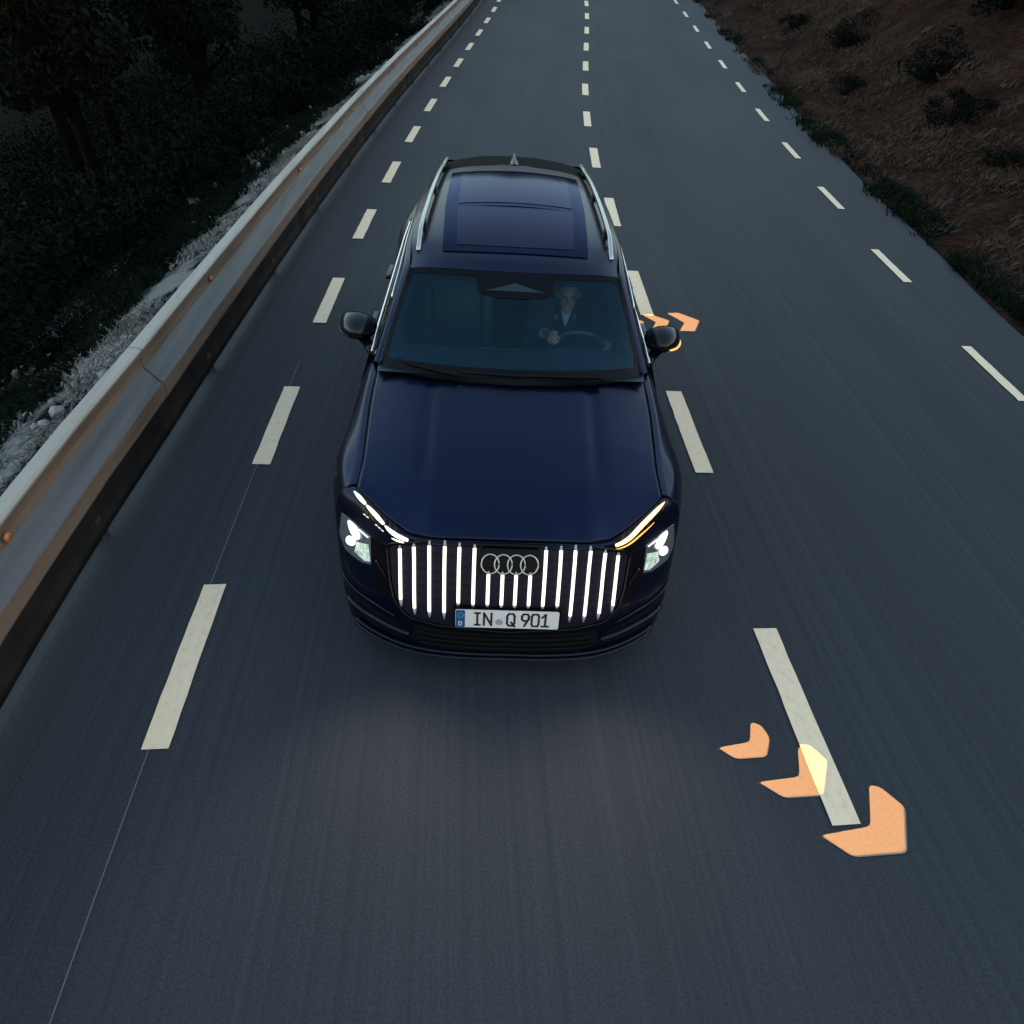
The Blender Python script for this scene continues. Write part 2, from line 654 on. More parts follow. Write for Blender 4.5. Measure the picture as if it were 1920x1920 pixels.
# painted dashes: (lateral offset, first far end, spacing, dash length, count, width)
def off_c(s):
    return np.interp(s, [0, 5, 8, 10.5, 13, 16, 21, 40], [1.84, 1.87, 1.88, 1.82, 1.73, 1.70, 1.74, 1.78])


def off_r(s):
    return np.interp(s, [0, 6, 9, 12, 15, 20, 25, 33], [5.10, 5.22, 5.36, 5.49, 5.57, 5.60, 5.50, 5.39])


for i in range(-3, 22):
    far = 2.62 + 2.185 * i
    strip("lane_dash", -1.515 - 0.066, -1.515 + 0.066, far - 1.06, far - 0.02, 0.008, LINE, road, worn=0.0014)
for i in range(-3, 16):
    far = 2.25 + 2.67 * i
    c = float(off_c(far - .6))
    strip("lane_dash", c - 0.072, c + 0.072, far - 1.19, far - 0.02, 0.008, LINE, road, worn=0.0014)
for i in range(-3, 12):
    far = 6.02 + 2.75 * i
    c = float(off_r(far - .6))
    strip("lane_dash", c - 0.054, c + 0.054, far - 1.10, far - 0.02, 0.008, LINE, road, worn=0.0014)
# thin setting-out line along the left dashes
strip("marking_guide_line", -1.547, -1.543, -2.5, 5.2, 0.004, mat("guide_line", (0.13, 0.14, 0.15), rough=0.8), road, n=16)

# ------------------------------------------------------------------ terrain
TS = np.concatenate([np.arange(-24, 70, 1.0), np.arange(70, 230, 10.0)])
TX = np.array([-220, -120, -60, -40, -28, -22, -18, -15, -12.5, -10.5, -9, -7.8, -6.8, -6, -5.2, -4.6, -4, -3.5, -3.1, -2.8, -2.55, -2.35, -2.15,
               -1.5, 0, 3, 5.4, 5.9, 6.25, 6.6, 7.0, 7.4, 7.9, 8.5, 9.2, 10, 11, 12, 13, 14.2, 15.5, 17, 19, 22, 26, 32, 40, 48])


def lat_z(x):
    return np.interp(x, [-220, -40, -22, -15, -10.5, -7.8, -6, -4.6, -3.5, -2.8, -2.35, -2.1, 5.8, 6.2, 6.8, 7.6, 8.6, 10, 12, 15, 19, 26, 48],
                     [-9, -7.5, -6.2, -5.0, -3.6, -2.5, -1.55, -0.85, -0.35, -0.10, -0.04, -0.06, -0.06, -0.03, 0.03, 0.18, 0.62, 1.55, 3.0, 5.0, 7.0, 9.0, 13.0])


def bump_noise(x, s):
    return (0.5 * np.sin(x * 1.3 + 0.7 * s) * np.sin(s * 0.9 - 0.4 * x) + 0.35 * np.sin(2.9 * x - 1.7 * s) * np.cos(2.3 * s + 1.1 * x)
            + 0.2 * np.sin(5.1 * s + 2 * x) * np.sin(4.7 * x - s))


def ground_h(x, s):
    x = np.asarray(x, float)
    s = np.asarray(s, float)
    er = edge_r(s)
    x2 = np.where(x > 5, x - (er - 6.2), x)
    amp = 0.30 * smoothstep(6.9, 9.5, x2) + 0.30 * smoothstep(-3.0, -6.5, x2)
    return lat_z(x2) + amp * bump_noise(x, s)


def ground_pt(x, s, h=0.0):
    return road_pt(x, s, ground_h(x, s) + h)


GX, GS = np.meshgrid(TX, TS)
V, F = grid_mesh(ground_pt(GX, GS))
mesh_obj("ground", V, F, SOIL, uvs=np.stack([GX, GS], -1).reshape(-1, 2), kind="structure", label="brown earth banks on both sides of the road")

# unseen wooded ridge added ahead to block the bright low horizon
hg = []
for i, yy in enumerate(np.linspace(70, 150, 17)):
    row = []
    for xx in np.linspace(-160, 190, 71):
        top = 21 + 5 * math.sin(xx * .045 + 1) + 3 * math.sin(xx * .13)
        row.append((xx, yy - .0018 * xx * xx + 3 * math.sin(xx * .2 + i), -6 + (top + 6) * float(smoothstep(70, 128, yy)) + 1.2 * math.sin(xx * .9 + i * 1.7) * math.cos(i * 2.1 + xx * .37)))
    hg.append(row)
grid_obj("added_ridge", np.array(hg), mat("added_ridge_forest", (0.008, 0.011, 0.008), rough=0.95, spec=0.1, noise=(0.4, 0.7)), None, kind="structure", label="unseen dark wooded ridge added far ahead")

# ------------------------------------------------------------------ guardrail
rail = empty("guardrail", tuple(road_pt(-2.2, 4.0)), label="weathered steel guardrail with amber reflectors along the left road edge", cat="guardrail")
RO = Vector(rail.location)
# profile (lateral offset from rail line, height): folded W-beam seen from the road
PROF = np.array([(-0.090, .765), (-0.086, .798), (-0.076, .806), (-0.012, .798), (0.000, .788), (0.000, .776), (-0.030, .742), (-0.036, .690), (-0.030, .645),
                 (0.020, .575), (0.044, .545), (0.060, .528), (0.062, .520), (0.062, .432), (0.058, .418), (0.040, .408)])
FACET = {5: 1, 6: 1, 7: 1, 8: 2, 9: 2, 10: 2, 11: 1, 12: 1, 13: 1}          # facets painted with warm reflected light (1), web painted in cool shade (2)


def rail_off(s):
    return np.interp(s, [-20, 2, 3, 4, 6, 10, 16, 24, 40, 100], [-2.28, -2.275, -2.26, -2.215, -2.175, -2.14, -2.13, -2.11, -2.11, -2.11])


s0 = -12.0
while s0 < 64:
    ss = np.linspace(s0, s0 + 4.0 + 0.16, 9)
    ext = 0.004 if int(round(s0 / 4)) % 2 else 0.0
    Gp = np.array([[road_pt(rail_off(s) + px + ext, s, pz + ext) for px, pz in PROF] for s in ss]) - np.array(RO)
    Vb, Fb = grid_mesh(Gp)
    o = mesh_obj("beam", Vb, Fb, [RAILM, RAIL_WARM, RAIL_SHADE], rail, smooth=False)
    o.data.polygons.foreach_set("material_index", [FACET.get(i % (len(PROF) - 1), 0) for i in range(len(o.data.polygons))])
    so = o.modifiers.new("solid", 'SOLIDIFY')
    so.thickness = 0.004
    so.offset = 0
    # low protection panel under the beam
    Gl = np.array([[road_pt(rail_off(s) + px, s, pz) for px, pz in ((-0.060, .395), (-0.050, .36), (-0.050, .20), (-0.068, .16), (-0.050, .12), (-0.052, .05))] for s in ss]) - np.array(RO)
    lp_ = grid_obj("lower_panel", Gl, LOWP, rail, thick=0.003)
    # posts, blocks and reflectors
    for ps in (s0 + 1.0, s0 + 3.0):
        p = Vector(road_pt(rail_off(ps) - 0.11, ps)) - RO
        th = float(_heading(np.array(ps)))
        Vp, Fp = merge([box((0, 0, 0.18), (0.11, 0.012, 1.16)), box((-0.05, 0, 0.18), (0.010, 0.06, 1.16)), box((0.05, 0, 0.18), (0.010, 0.06, 1.16))])
        Vp = [Matrix.Rotation(-th, 4, 'Z') @ Vector(v) + p for v in Vp]
        mesh_obj("post", Vp, Fp, POSTM, rail, smooth=False)
    s0 += 4.0
for rs in np.arange(2.35, 60, 3.0):
    p = Vector(road_pt(rail_off(rs) - 0.010, rs, 0.690)) - RO
    th = float(_heading(np.array(rs)))
    bm = bmesh.new()
    bmesh.ops.create_cone(bm, cap_ends=True, segments=12, radius1=0.026, radius2=0.022, depth=0.016)
    bmesh.ops.rotate(bm, cent=(0, 0, 0), matrix=Matrix.Rotation(math.radians(90), 3, 'Y'), verts=bm.verts)
    bmesh.ops.rotate(bm, cent=(0, 0, 0), matrix=Matrix.Rotation(-th, 3, 'Z'), verts=bm.verts)
    bmesh.ops.translate(bm, vec=p, verts=bm.verts)
    bm_obj("reflector", bm, REFLECT, rail, smooth=True)

# ------------------------------------------------------------------ vegetation
def leaf_cloud(n, rad, size, squash=0.8, clumps=14, seed=0, tall=False):
    """verts, faces: leaf-sized quads gathered in clumps through a crown volume"""
    r = np.random.default_rng(seed)
    V, F = [], []
    cs = []
    while len(cs) < clumps:
        p = r.uniform(-1, 1, 3)
        d = np.linalg.norm(p)
        if .25 < d < .95:
            cs.append(p * np.array([rad, rad, rad * squash]))
    cs = np.array(cs)
    cr = r.uniform(.22, .42, clumps) * rad
    for k in range(n):
        i = r.integers(clumps)
        d = r.normal(0, 1, 3)
        d /= np.linalg.norm(d)
        p = cs[i] + d * cr[i] * r.uniform(.35, 1.0) ** .5 * np.array([1, 1, .8])
        s = size * r.uniform(.55, 1.35)
        a = r.normal(0, 1, 3)
        a /= np.linalg.norm(a)
        b = np.cross(a, d + .3 * r.normal(0, 1, 3))
        b /= max(np.linalg.norm(b), 1e-6)
        o = len(V)
        V += [p - a * s * .5, p + b * s * .28, p + a * s * .62, p - b * s * .28]
        F.append((o, o + 1, o + 2, o + 3))
    return V, F, cs


def simple_mesh(name, V, F, m, smooth=False):
    me = bpy.data.meshes.new(name)
    me.from_pydata([tuple(map(float, v)) for v in V], [], F)
    me.materials.append(m)
    if smooth:
        me.polygons.foreach_set("use_smooth", [True] * len(me.polygons))
    return me


SHRUBS = []
for k in range(6):
    Vl, Fl, cs = leaf_cloud(2600, 1.0, .085, squash=.62, clumps=16, seed=20 + k)
    Vl = [v + np.array([0, 0, .55]) for v in Vl]
    st = merge([tube([(0, 0, -.15), tuple(c * .45 + np.array([0, 0, .30])), tuple(c * .9 + np.array([0, 0, .55]))], [.035, .022, .008], n=5) for c in cs[:8]])
    SHRUBS.append((simple_mesh("foliage", Vl, Fl, LEAFS[k % 3]), simple_mesh("stem", st[0], st[1], BARK, True)))
TREES = []
for k in range(3):
    Vl, Fl, cs = leaf_cloud(9000, 1.9, .145, squash=1.15, clumps=30, seed=60 + k)
    base = np.array([0, 0, 4.6])
    Vl = [v + base for v in Vl]
    r_ = np.random.default_rng(80 + k)
    lean = r_.uniform(-.25, .25, 2)
    trunk = [tube([(0, 0, -.4), (lean[0] * .4, lean[1] * .4, 1.6), (lean[0], lean[1], 3.4), (lean[0] * .8, lean[1] * .8, 5.6)], [.19, .15, .11, .03], n=8)]
    for c in cs[:12]:
        h = r_.uniform(2.0, 4.4)
        trunk.append(tube([(lean[0] * h / 3.4, lean[1] * h / 3.4, h), tuple(c * .5 + base * .5 + np.array([0, 0, h * .5])), tuple(c * .95 + base)], [.07, .045, .012], n=5))
    tv = merge(trunk)
    TREES.append((simple_mesh("crown", Vl, Fl, LEAFS[(0, 1, 0)[k]]), simple_mesh("trunk", tv[0], tv[1], BARK, True)))


def place(kind, meshes, names, x, s, size, rz, label, cat, group, sink=0.0):
    p = ground_pt(x, s, -sink)
    o = empty(kind, tuple(p), rz, label=label, cat=cat, group=group)
    sc = size if hasattr(size, '__len__') else (size, size, size)
    o.scale = sc
    for me, nm in zip(meshes, names):
        link(bpy.data.objects.new(nm, me), o)
    return o


def in_view(x, s, zs, rad):
    for h in zs:
        p = Vector(ground_pt(x, s, h)) - Vector((0, 0, CAM_H))
        d = p.dot(_f)
        if d < .5:
            continue
        k = 1192.19 / 960 / d
        if abs(p.dot(_r)) * k < 1 + rad * k * .6 and abs(p.dot(_u)) * k < 1 + rad * k * .6:
            return True
    return False


def by_distance(rows, hs, rad):
    rows = [q for q in rows if in_view(q[0], q[1], [h * q[2] for h in hs], rad * q[2])]
    return sorted(rows, key=lambda q: (Vector(ground_pt(q[0], q[1])) - Vector((0, 0, CAM_H))).length)


ORD = ["nearest", "second nearest", "third nearest", "fourth nearest", "fifth nearest", "sixth nearest", "seventh nearest", "eighth nearest", "ninth nearest", "tenth nearest",
       "eleventh nearest", "twelfth nearest", "thirteenth nearest", "fourteenth nearest", "fifteenth nearest", "sixteenth nearest", "seventeenth nearest", "eighteenth nearest", "nineteenth nearest", "twentieth nearest"]
# right bank: (lateral, along, size, variant)
RIGHT = [(8.3, 8.2, .42, 0), (9.6, 9.6, .75, 3), (8.2, 11.6, .38, 1), (9.9, 12.4, .95, 0), (8.6, 14.4, .60, 3), (11.3, 14.6, 1.05, 4), (9.2, 17.2, .85, 0), (8.0, 18.6, .42, 1),
         (10.9, 18.9, 1.1, 3), (9.0, 22.4, .72, 0), (11.8, 23.0, 1.2, 1), (8.4, 26.2, .55, 3), (10.4, 27.4, 1.0, 0), (9.0, 31.5, .8, 4), (12.0, 31.0, 1.2, 3), (10.0, 36.0, 1.0, 0)]
for i, (x, s, sz, k) in enumerate(by_distance(RIGHT, (.2, .8), .8)):
    look = "low dark shrub" if sz < .65 else "broad dark bush"
    place("shrub", SHRUBS[k], ("foliage", "stem"), x, s, (sz, sz, sz * .8), 1.7 * i, f"{look} on the right brown bank, {ORD[i]} shrub to the camera there", "shrub", "shrubs on the right bank", sink=.05)
LEFT = [(-5.6, 3.0, .70, 0), (-4.7, 4.6, .48, 1), (-6.3, 5.4, .85, 3), (-5.0, 6.9, .55, 0), (-6.6, 8.0, .9, 4), (-4.6, 8.9, .42, 3), (-5.8, 10.3, .75, 0), (-7.2, 11.2, 1.0, 1), (-4.9, 12.4, .60, 3),
        (-6.4, 13.8, .85, 0), (-5.2, 15.6, .62, 4), (-7.0, 16.8, 1.0, 3), (-4.6, 18.4, .60, 0), (-6.0, 20.0, .9, 1), (-4.4, 22.0, .72, 3), (-5.6, 24.2, .9, 0), (-4.2, 26.5, .8, 4), (-5.4, 29.0, 1.0, 0), (-4.2, 32.0, .9, 3)]
for i, (x, s, sz, k) in enumerate(by_distance(LEFT, (.2, .8), .8)):
    look = "low dark shrub" if sz < .65 else "broad dark bush"
    place("shrub", SHRUBS[k], ("foliage", "stem"), x, s, (sz, sz, sz * .85), 2.3 * i + .4, f"{look} on the slope behind the guardrail, {ORD[i]} shrub to the camera there", "shrub", "shrubs behind the guardrail", sink=.05)
TREE_L = [(-9.4, 5.0, .92), (-8.6, 9.4, .82), (-11.2, 11.5, 1.1), (-8.8, 14.6, .88), (-11.6, 18.0, 1.15), (-8.4, 19.6, .85), (-10.4, 24.0, 1.05), (-7.8, 27.0, .85), (-9.6, 32.0, 1.05), (-7.6, 37.0, 1.0), (-13.5, 8.0, 1.1), (-14.5, 15.5, 1.3), (-14.0, 23.5, 1.2), (-12.6, 2.0, 1.15), (-15.5, 4.5, 1.4), (-16.5, 11.5, 1.45), (-12.8, 28.5, 1.2)]
for i, (x, s, sz) in enumerate(by_distance(TREE_L, (.3, 2.0, 4.0, 5.5), 1.2)):
    place("tree", TREES[i % 3], ("crown", "trunk"), x, s, sz, 1.1 * i, f"dark leafy tree below the guardrail slope, {ORD[i]} tree to the camera", "tree", "trees on the left slope")


# ground cover nobody could count
def blades(n, fx, fs, hgt, wid, seed, dens=None, lean=.5):
    r = np.random.default_rng(seed)
    m = n * 6
    x, s = fx(r, m), fs(r, m)
    if dens is not None:
        k = r.uniform(size=m) < dens(x, s)
        x, s = x[k], s[k]
    x, s = x[:n], s[:n]
    p = np.repeat(ground_pt(x, s), 3, 0)
    m = len(p)
    a = r.uniform(0, 2 * math.pi, m)
    h = hgt * r.uniform(.5, 1.4, m)[:, None]
    w = wid * r.uniform(.6, 1.3, m)[:, None]
    b = p + np.stack([r.normal(0, .04, m), r.normal(0, .04, m), np.full(m, -.02)], -1)
    d = np.stack([np.cos(a), np.sin(a), 0 * a], -1)
    t = np.stack([-d[:, 1], d[:, 0], 0 * a], -1)
    k = (r.uniform(.3, 1.0, m) * lean)[:, None]
    up = np.array([0, 0, 1.0])
    V = np.stack([b - t * w, b + t * w, b + d * h * k * .45 + t * w * .6 + up * h * .6, b + d * h * k + up * h * .85], 1).reshape(-1, 3)
    F = []
    for o in range(0, 4 * m, 4):
        F += [(o, o + 1, o + 2), (o, o + 2, o + 3)]
    return V, F


def patchy(x, s, f=1.0, th=.0):
    return np.clip(.5 + 1.4 * (bump_noise(x * 1.1 * f + 3, s * .55 * f) + .5 * bump_noise(x * 2.7 * f, s * 1.9 * f + 5)) - th, 0, 1)


def stuff(name, V, F, m, label):
    mesh_obj(name, V, F, m, smooth=False, kind="stuff", label=label)


near_s = lambda r, n: 2 + 36 * r.uniform(size=n) ** 1.35
V, F = blades(9000, lambda r, n: 6.35 + 3.4 * r.uniform(size=n) ** 1.2, near_s, .13, .012, 1, lambda x, s: patchy(x, s, 1.0, .1), lean=1.1)
stuff("dry_grass", V, F, STRAW, "brown dry grass on the right bank")
V, F = blades(3600, lambda r, n: 6.20 + .55 * r.uniform(size=n), near_s, .15, .011, 2, lambda x, s: patchy(x, s * 1.4, 1.3, .45), lean=.8)
stuff("verge_grass", V, F, GREENG, "dark green grass tufts along the right asphalt edge")
V, F = blades(22000, lambda r, n: -2.6 - 3.4 * r.uniform(size=n) ** 1.1, near_s, .075, .008, 3, lambda x, s: patchy(x, s, .8, .50) * (.25 + .75 * smoothstep(3.0, 9.0, s)), lean=1.3)
stuff("pale_grass", V, F, PALE, "pale bleached grass behind the guardrail")
V, F = blades(16000, lambda r, n: -4.2 - 3.6 * r.uniform(size=n), near_s, .17, .010, 4, lambda x, s: 1 - patchy(x, s, .9, .2), lean=.9)
stuff("dark_grass", V, F, GREENG, "dark green grass on the slope behind the guardrail")
# loose pale stones on the left slope
r = np.random.default_rng(9)
V, F = [], []
ico = bmesh.new()
bmesh.ops.create_icosphere(ico, subdivisions=1, radius=1)
iv = [np.array(v.co) for v in ico.verts]
ifc = [tuple(v.index for v in f.verts) for f in ico.faces]
ico.free()
n_st = 0
while n_st < 420:
    left = True
    x = -2.7 - 3.2 * r.uniform() if left else 6.5 + 3.0 * r.uniform()
    s = 2 + 34 * r.uniform() ** 1.3
    if left and r.uniform() > patchy(x, s, .9, .2):
        continue
    n_st += 1
    sz = r.uniform(.02, .075) if left else r.uniform(.015, .05)
    p = ground_pt(x, s, sz * .25)
    q = r.uniform(.6, 1.3, 3) * sz
    a = r.uniform(0, 6.28)
    R = np.array([[math.cos(a), -math.sin(a), 0], [math.sin(a), math.cos(a), 0], [0, 0, 1]])
    o = len(V)
    V += [p + R @ (v * q * r.uniform(.8, 1.15)) for v in iv]
    F += [tuple(i + o for i in f) for f in ifc]
stuff("stones", V, F, STONE, "pale loose stones scattered on the slopes")


def thicket(n, fx, fs, size, hmax, seed):
    r = np.random.default_rng(seed)
    x, s = fx(r, n), fs(r, n)
    p = ground_pt(x, s, r.uniform(0, 1, n) * hmax * (.4 + .6 * patchy(x, s, .8)))
    a = r.normal(0, 1, (n, 3))
    a /= np.linalg.norm(a, axis=1)[:, None]
    b = np.cross(a, r.normal(0, 1, (n, 3)))
    b /= np.maximum(np.linalg.norm(b, axis=1), 1e-6)[:, None]
    sz = (size * r.uniform(.6, 1.4, n))[:, None]
    V = np.stack([p - a * sz * .5, p + b * sz * .3, p + a * sz * .6, p - b * sz * .3], 1).reshape(-1, 3)
    return V, [(o, o + 1, o + 2, o + 3) for o in range(0, 4 * n, 4)]


V, F = thicket(150000, lambda r, n: -5.6 - 16 * r.uniform(size=n) ** 1.2, lambda r, n: -4 + 46 * r.uniform(size=n), .115, 1.7, 5)
stuff("undergrowth", V, F, LEAFS[0], "dark dense undergrowth filling the left slope")
V, F = thicket(22000, lambda r, n: 11.0 + 9 * r.uniform(size=n), lambda r, n: 4 + 40 * r.uniform(size=n), .10, .6, 6)
stuff("undergrowth", V, F, LEAFS[2], "dark brown undergrowth on top of the right bank")


# ================================================================== the car
CAR_RZ = -0.0718
CAR_P = (0.2548, 1.932, 0.0)
car = empty("suv_car", CAR_P, CAR_RZ, label="dark navy blue electric suv with glowing grille bars driving in the left lane", cat="car")
CARM = Matrix.Translation(CAR_P) @ Matrix.Rotation(CAR_RZ, 4, 'Z')
MIR = np.array([-1.0, 1.0, 1.0])


def both(name, G, m, parent=None, thick=0.0, labels=None):
    out = []
    for k, sgn in enumerate((1, -1)):
        g = G if sgn > 0 else G * MIR
        out.append(grid_obj(name, g, m, parent or car, flip=(sgn < 0), thick=thick, label=(labels[k] if labels else None)))
    return out


# ---- front fascia surface (half control net: rows of height, columns from the centre to the wheel arch)
FZ = [.16, .20, .45, .60, .75, .86]
FA = [[(0, .03), (.2, .03), (.4, .045), (.55, .08), (.68, .14), (.78, .20), (.85, .27), (.89, .37), (.91, .50)],
      [(0, 0), (.2, .0), (.4, .015), (.55, .05), (.68, .11), (.78, .175), (.86, .25), (.905, .36), (.925, .50)],
      [(0, .0), (.2, .005), (.4, .03), (.55, .075), (.68, .14), (.78, .21), (.865, .30), (.92, .41), (.945, .52)],
      [(0, .035), (.2, .045), (.4, .075), (.55, .13), (.68, .2), (.775, .275), (.855, .36), (.91, .44), (.943, .52)],
      [(0, .10), (.2, .11), (.4, .145), (.55, .20), (.68, .285), (.765, .355), (.84, .43), (.89, .48), (.925, .52)],
      [(0, .16), (.2, .165), (.4, .185), (.55, .245), (.66, .33), (.74, .395), (.80, .45), (.85, .49), (.892, .52)]]
FT = [(0, .178, .893), (.2, .183, .889), (.4, .203, .874), (.50, .24, .864), (.61, .325, .881), (.69, .40, .899), (.75, .46, .911), (.79, .505, .921), (.84, .52, .915)]
fc = np.array([[(x, y, z) for x, y in r] for z, r in zip(FZ, FA)] + [FT])
fasc = cr2(np.concatenate([(fc * MIR)[:, :0:-1], fc], 1), 73, 161)
bumper = grid_obj("front_bumper", fasc, PAINT, car)
_bv, _bf = grid_mesh(fasc)
BVH = BVHTree.FromPolygons([Vector(v) for v in _bv], _bf)


def on_face(x, z, off=0.0):
    """point of the front fascia at lateral x and height z, lifted by off along its normal"""
    h, n, _, _ = BVH.ray_cast(Vector((x, -2, z)), Vector((0, 1, 0)))
    if h is None:
        h, n, _, _ = BVH.find_nearest(Vector((x, 0.3, z)))
    if n.y > 0:
        n = -n
    return h + n * off


def face_patch(name, poly, m, parent, off=0.006, depth=0.012, cuts=3, **kw):
    """closed panel that follows the fascia inside a polygon given in (x, z)"""
    bm = bmesh.new()
    vs = [bm.verts.new((x, 0, z)) for x, z in poly]
    f = bm.faces.new(vs)
    bmesh.ops.triangulate(bm, faces=[f])
    for _ in range(cuts):
        bmesh.ops.subdivide_edges(bm, edges=[e for e in bm.edges if e.calc_length() > 0.03], cuts=1, use_grid_fill=True)
        bmesh.ops.triangulate(bm, faces=[q for q in bm.faces if len(q.verts) > 4])
    for v in bm.verts:
        v.co = on_face(v.co.x, v.co.z, off)
    r = bmesh.ops.extrude_face_region(bm, geom=bm.faces[:])
    for g in r['geom']:
        if isinstance(g, bmesh.types.BMVert):
            g.co.y += depth
    bmesh.ops.recalc_face_normals(bm, faces=bm.faces)
    return bm_obj(name, bm, m, parent, **kw)


def mirror_poly(p):
    return [(-x, z) for x, z in reversed(p)]


def rounded(poly, r, n=4):
    out = []
    k = len(poly)
    for i in range(k):
        a, b, c = (np.array(poly[j % k], float) for j in (i - 1, i, i + 1))
        d1, d2 = (a - b), (c - b)
        l1, l2 = np.linalg.norm(d1), np.linalg.norm(d2)
        rr = min(r, l1 * .4, l2 * .4)
        p, q = b + d1 / l1 * rr, b + d2 / l2 * rr
        for t in np.linspace(0, 1, n):
            out.append(tuple((1 - t) ** 2 * p + 2 * t * (1 - t) * b + t * t * q))
    return out


# ---- grille: gloss black mask, recessed centre, light bars
half = [(0, .872), (.17, .868), (.42, .856), (.565, .798), (.60, .772), (.585, .60), (.565, .525), (.50, .462), (.34, .448), (0, .436)]
mask_poly = rounded([(-x, z) for x, z in half[1:-1]][::-1] + [(0, .872)] + half[1:-1] + [(0, .436)], 0.02)
# gloss black panels between grille and headlights
for sgn in (1, -1):
    q = [(.705, .762), (.607, .772), (.592, .60), (.572, .525), (.60, .50), (.70, .55), (.69, .64)]
    face_patch("front_mask", q if sgn > 0 else mirror_poly(q), BLACK, car, off=0.005)
grille = face_patch("grille", mask_poly, mat("grille_mesh", (0.009, 0.008, 0.018), rough=0.5, spec=0.10, noise=(120, 0.3)), car, off=0.006, cuts=4)
half2 = [(0, .884), (.17, .880), (.425, .868), (.575, .806), (.613, .772), (.597, .60), (.577, .520), (.506, .450), (.345, .436), (0, .423)]
frame = rounded([(-x, z) for x, z in half2[1:-1]][::-1] + [(0, .884)] + half2[1:-1] + [(0, .423)], 0.02, 5)
pth = [on_face(x, z, 0.008) for x, z in frame]
pth.append(pth[0])
tube_obj("grille_frame", pth, 0.0075, BLACK, grille, n=6)
# fine horizontal fins behind the bars
for zz in (.50, .545, .59, .635, .68, .725, .77, .815):
    w = np.interp(zz, [.45, .53, .60, .77, .80, .86], [.40, .545, .565, .575, .53, .36])
    tube_obj("fin", [on_face(x, zz, 0.007) for x in np.linspace(-w, w, 25)], 0.0020, MATS["grille_mesh"], grille, n=4)
BARS = [(.536, .797, .544), (.465, .833, .523), (.390, .856, .525), (.316, .862, .534), (.2455, .864, .596), (.1725, .865, .599), (.1015, .750, .604), (.033, .751, .605)]
for x, zt, zb in BARS:
    for sgn in (1, -1):
        P = [on_face(sgn * x, z, 0.017) for z in np.linspace(zb, zt, 12)]
        bar = tube_obj("light_bar", P, 0.0086, BARL, grille, n=10)
        tip = [on_face(sgn * x, z, 0.015) for z in (zt + 0.003, zt + 0.016)]
        tube_obj("bar_tip", tip, [0.008, 0.005], BAREND, grille, n=6)
        if x > .3:
            low = [on_face(sgn * x, z, 0.013) for z in (zb - 0.003, zb - 0.022, zb - 0.042)]
            tube_obj("bar_tip", low, [0.0095, 0.008, 0.003], BAREND, grille, n=6)
        else:
            low = [on_face(sgn * x, z, 0.013) for z in (zb - 0.003, zb - 0.016)]
            tube_obj("bar_tip", low, [0.0095, 0.008], BAREND, grille, n=6)

# ---- emblem: four interlocking rings on a dark pad
pad = rounded([(-.148, .752), (.148, .752), (.150, .80), (.142, .868), (-.142, .868), (-.150, .80)], 0.03)
pad_o = face_patch("emblem_pad", pad, mat("emblem_black", (0.002, 0.002, 0.003), rough=0.3, spec=0.08), car, off=0.014, cuts=3)
for cx in (-.0945, -.0315, .0315, .0945):
    P = []
    for k in range(33):
        a = 2 * math.pi * k / 32
        P.append(on_face(cx + .0425 * math.cos(a), .800 + .0435 * math.sin(a), 0.020 + 0.0015 * math.cos(a * 2)))
    tube_obj("ring", P, 0.0042, RINGM, pad_o, n=6)

# ---- licence plate
pl_o = Vector((0, on_face(0, .53).y - 0.020, .530))
pl_dir = (on_face(0, .585) - on_face(0, .475)).normalized()
PLM = Matrix((Vector((1, 0, 0)), pl_dir, Vector((1, 0, 0)).cross(pl_dir))).transposed().to_4x4()
PLM.translation = pl_o


def plate_poly(name, pts, depth, m, parent, lift):
    bm = bmesh.new()
    f = bm.faces.new([bm.verts.new((x, y, lift)) for x, y in pts])
    r = bmesh.ops.extrude_face_region(bm, geom=[f])
    for g in r['geom']:
        if isinstance(g, bmesh.types.BMVert):
            g.co.z -= depth
    bmesh.ops.recalc_face_normals(bm, faces=bm.faces)
    bm.transform(PLM)
    return bm_obj(name, bm, m, parent)


def rect(x0, y0, x1, y1, r=0.006):
    return rounded([(x0, y0), (x1, y0), (x1, y1), (x0, y1)], r)


holder = plate_poly("licence_plate", rect(-.268, -.062, .268, .062), 0.02, BLACK, car, 0.0)
plate_poly("plate_face", rect(-.26, -.055, .26, .055, .01), 0.004, PLATEW, holder, 0.0045)
plate_poly("country_band", rect(-.258, -.053, -.212, .053), 0.002, PLATEB, holder, 0.006)


def stroke(name, lines, w, m, x0, y0, sx, sy, lift=0.0062):
    parts = []
    for ln in lines:
        for a, b in zip(ln[:-1], ln[1:]):
            a = np.array([x0 + a[0] * sx, y0 + a[1] * sy])
            b = np.array([x0 + b[0] * sx, y0 + b[1] * sy])
            d = (b - a) / max(np.linalg.norm(b - a), 1e-9)
            n = np.array([-d[1], d[0]]) * w / 2
            a2, b2 = a - d * w * .42, b + d * w * .42
            q = [a2 - n, b2 - n, b2 + n, a2 + n]
            V = [PLM @ Vector((p[0], p[1], lift)) for p in q] + [PLM @ Vector((p[0], p[1], lift - .0018)) for p in q]
            parts.append((V, [(0, 1, 2, 3), (0, 4, 5, 1), (1, 5, 6, 2), (2, 6, 7, 3), (3, 7, 4, 0)]))
    V, F = merge(parts)
    return mesh_obj(name, V, F, m, holder, smooth=False)


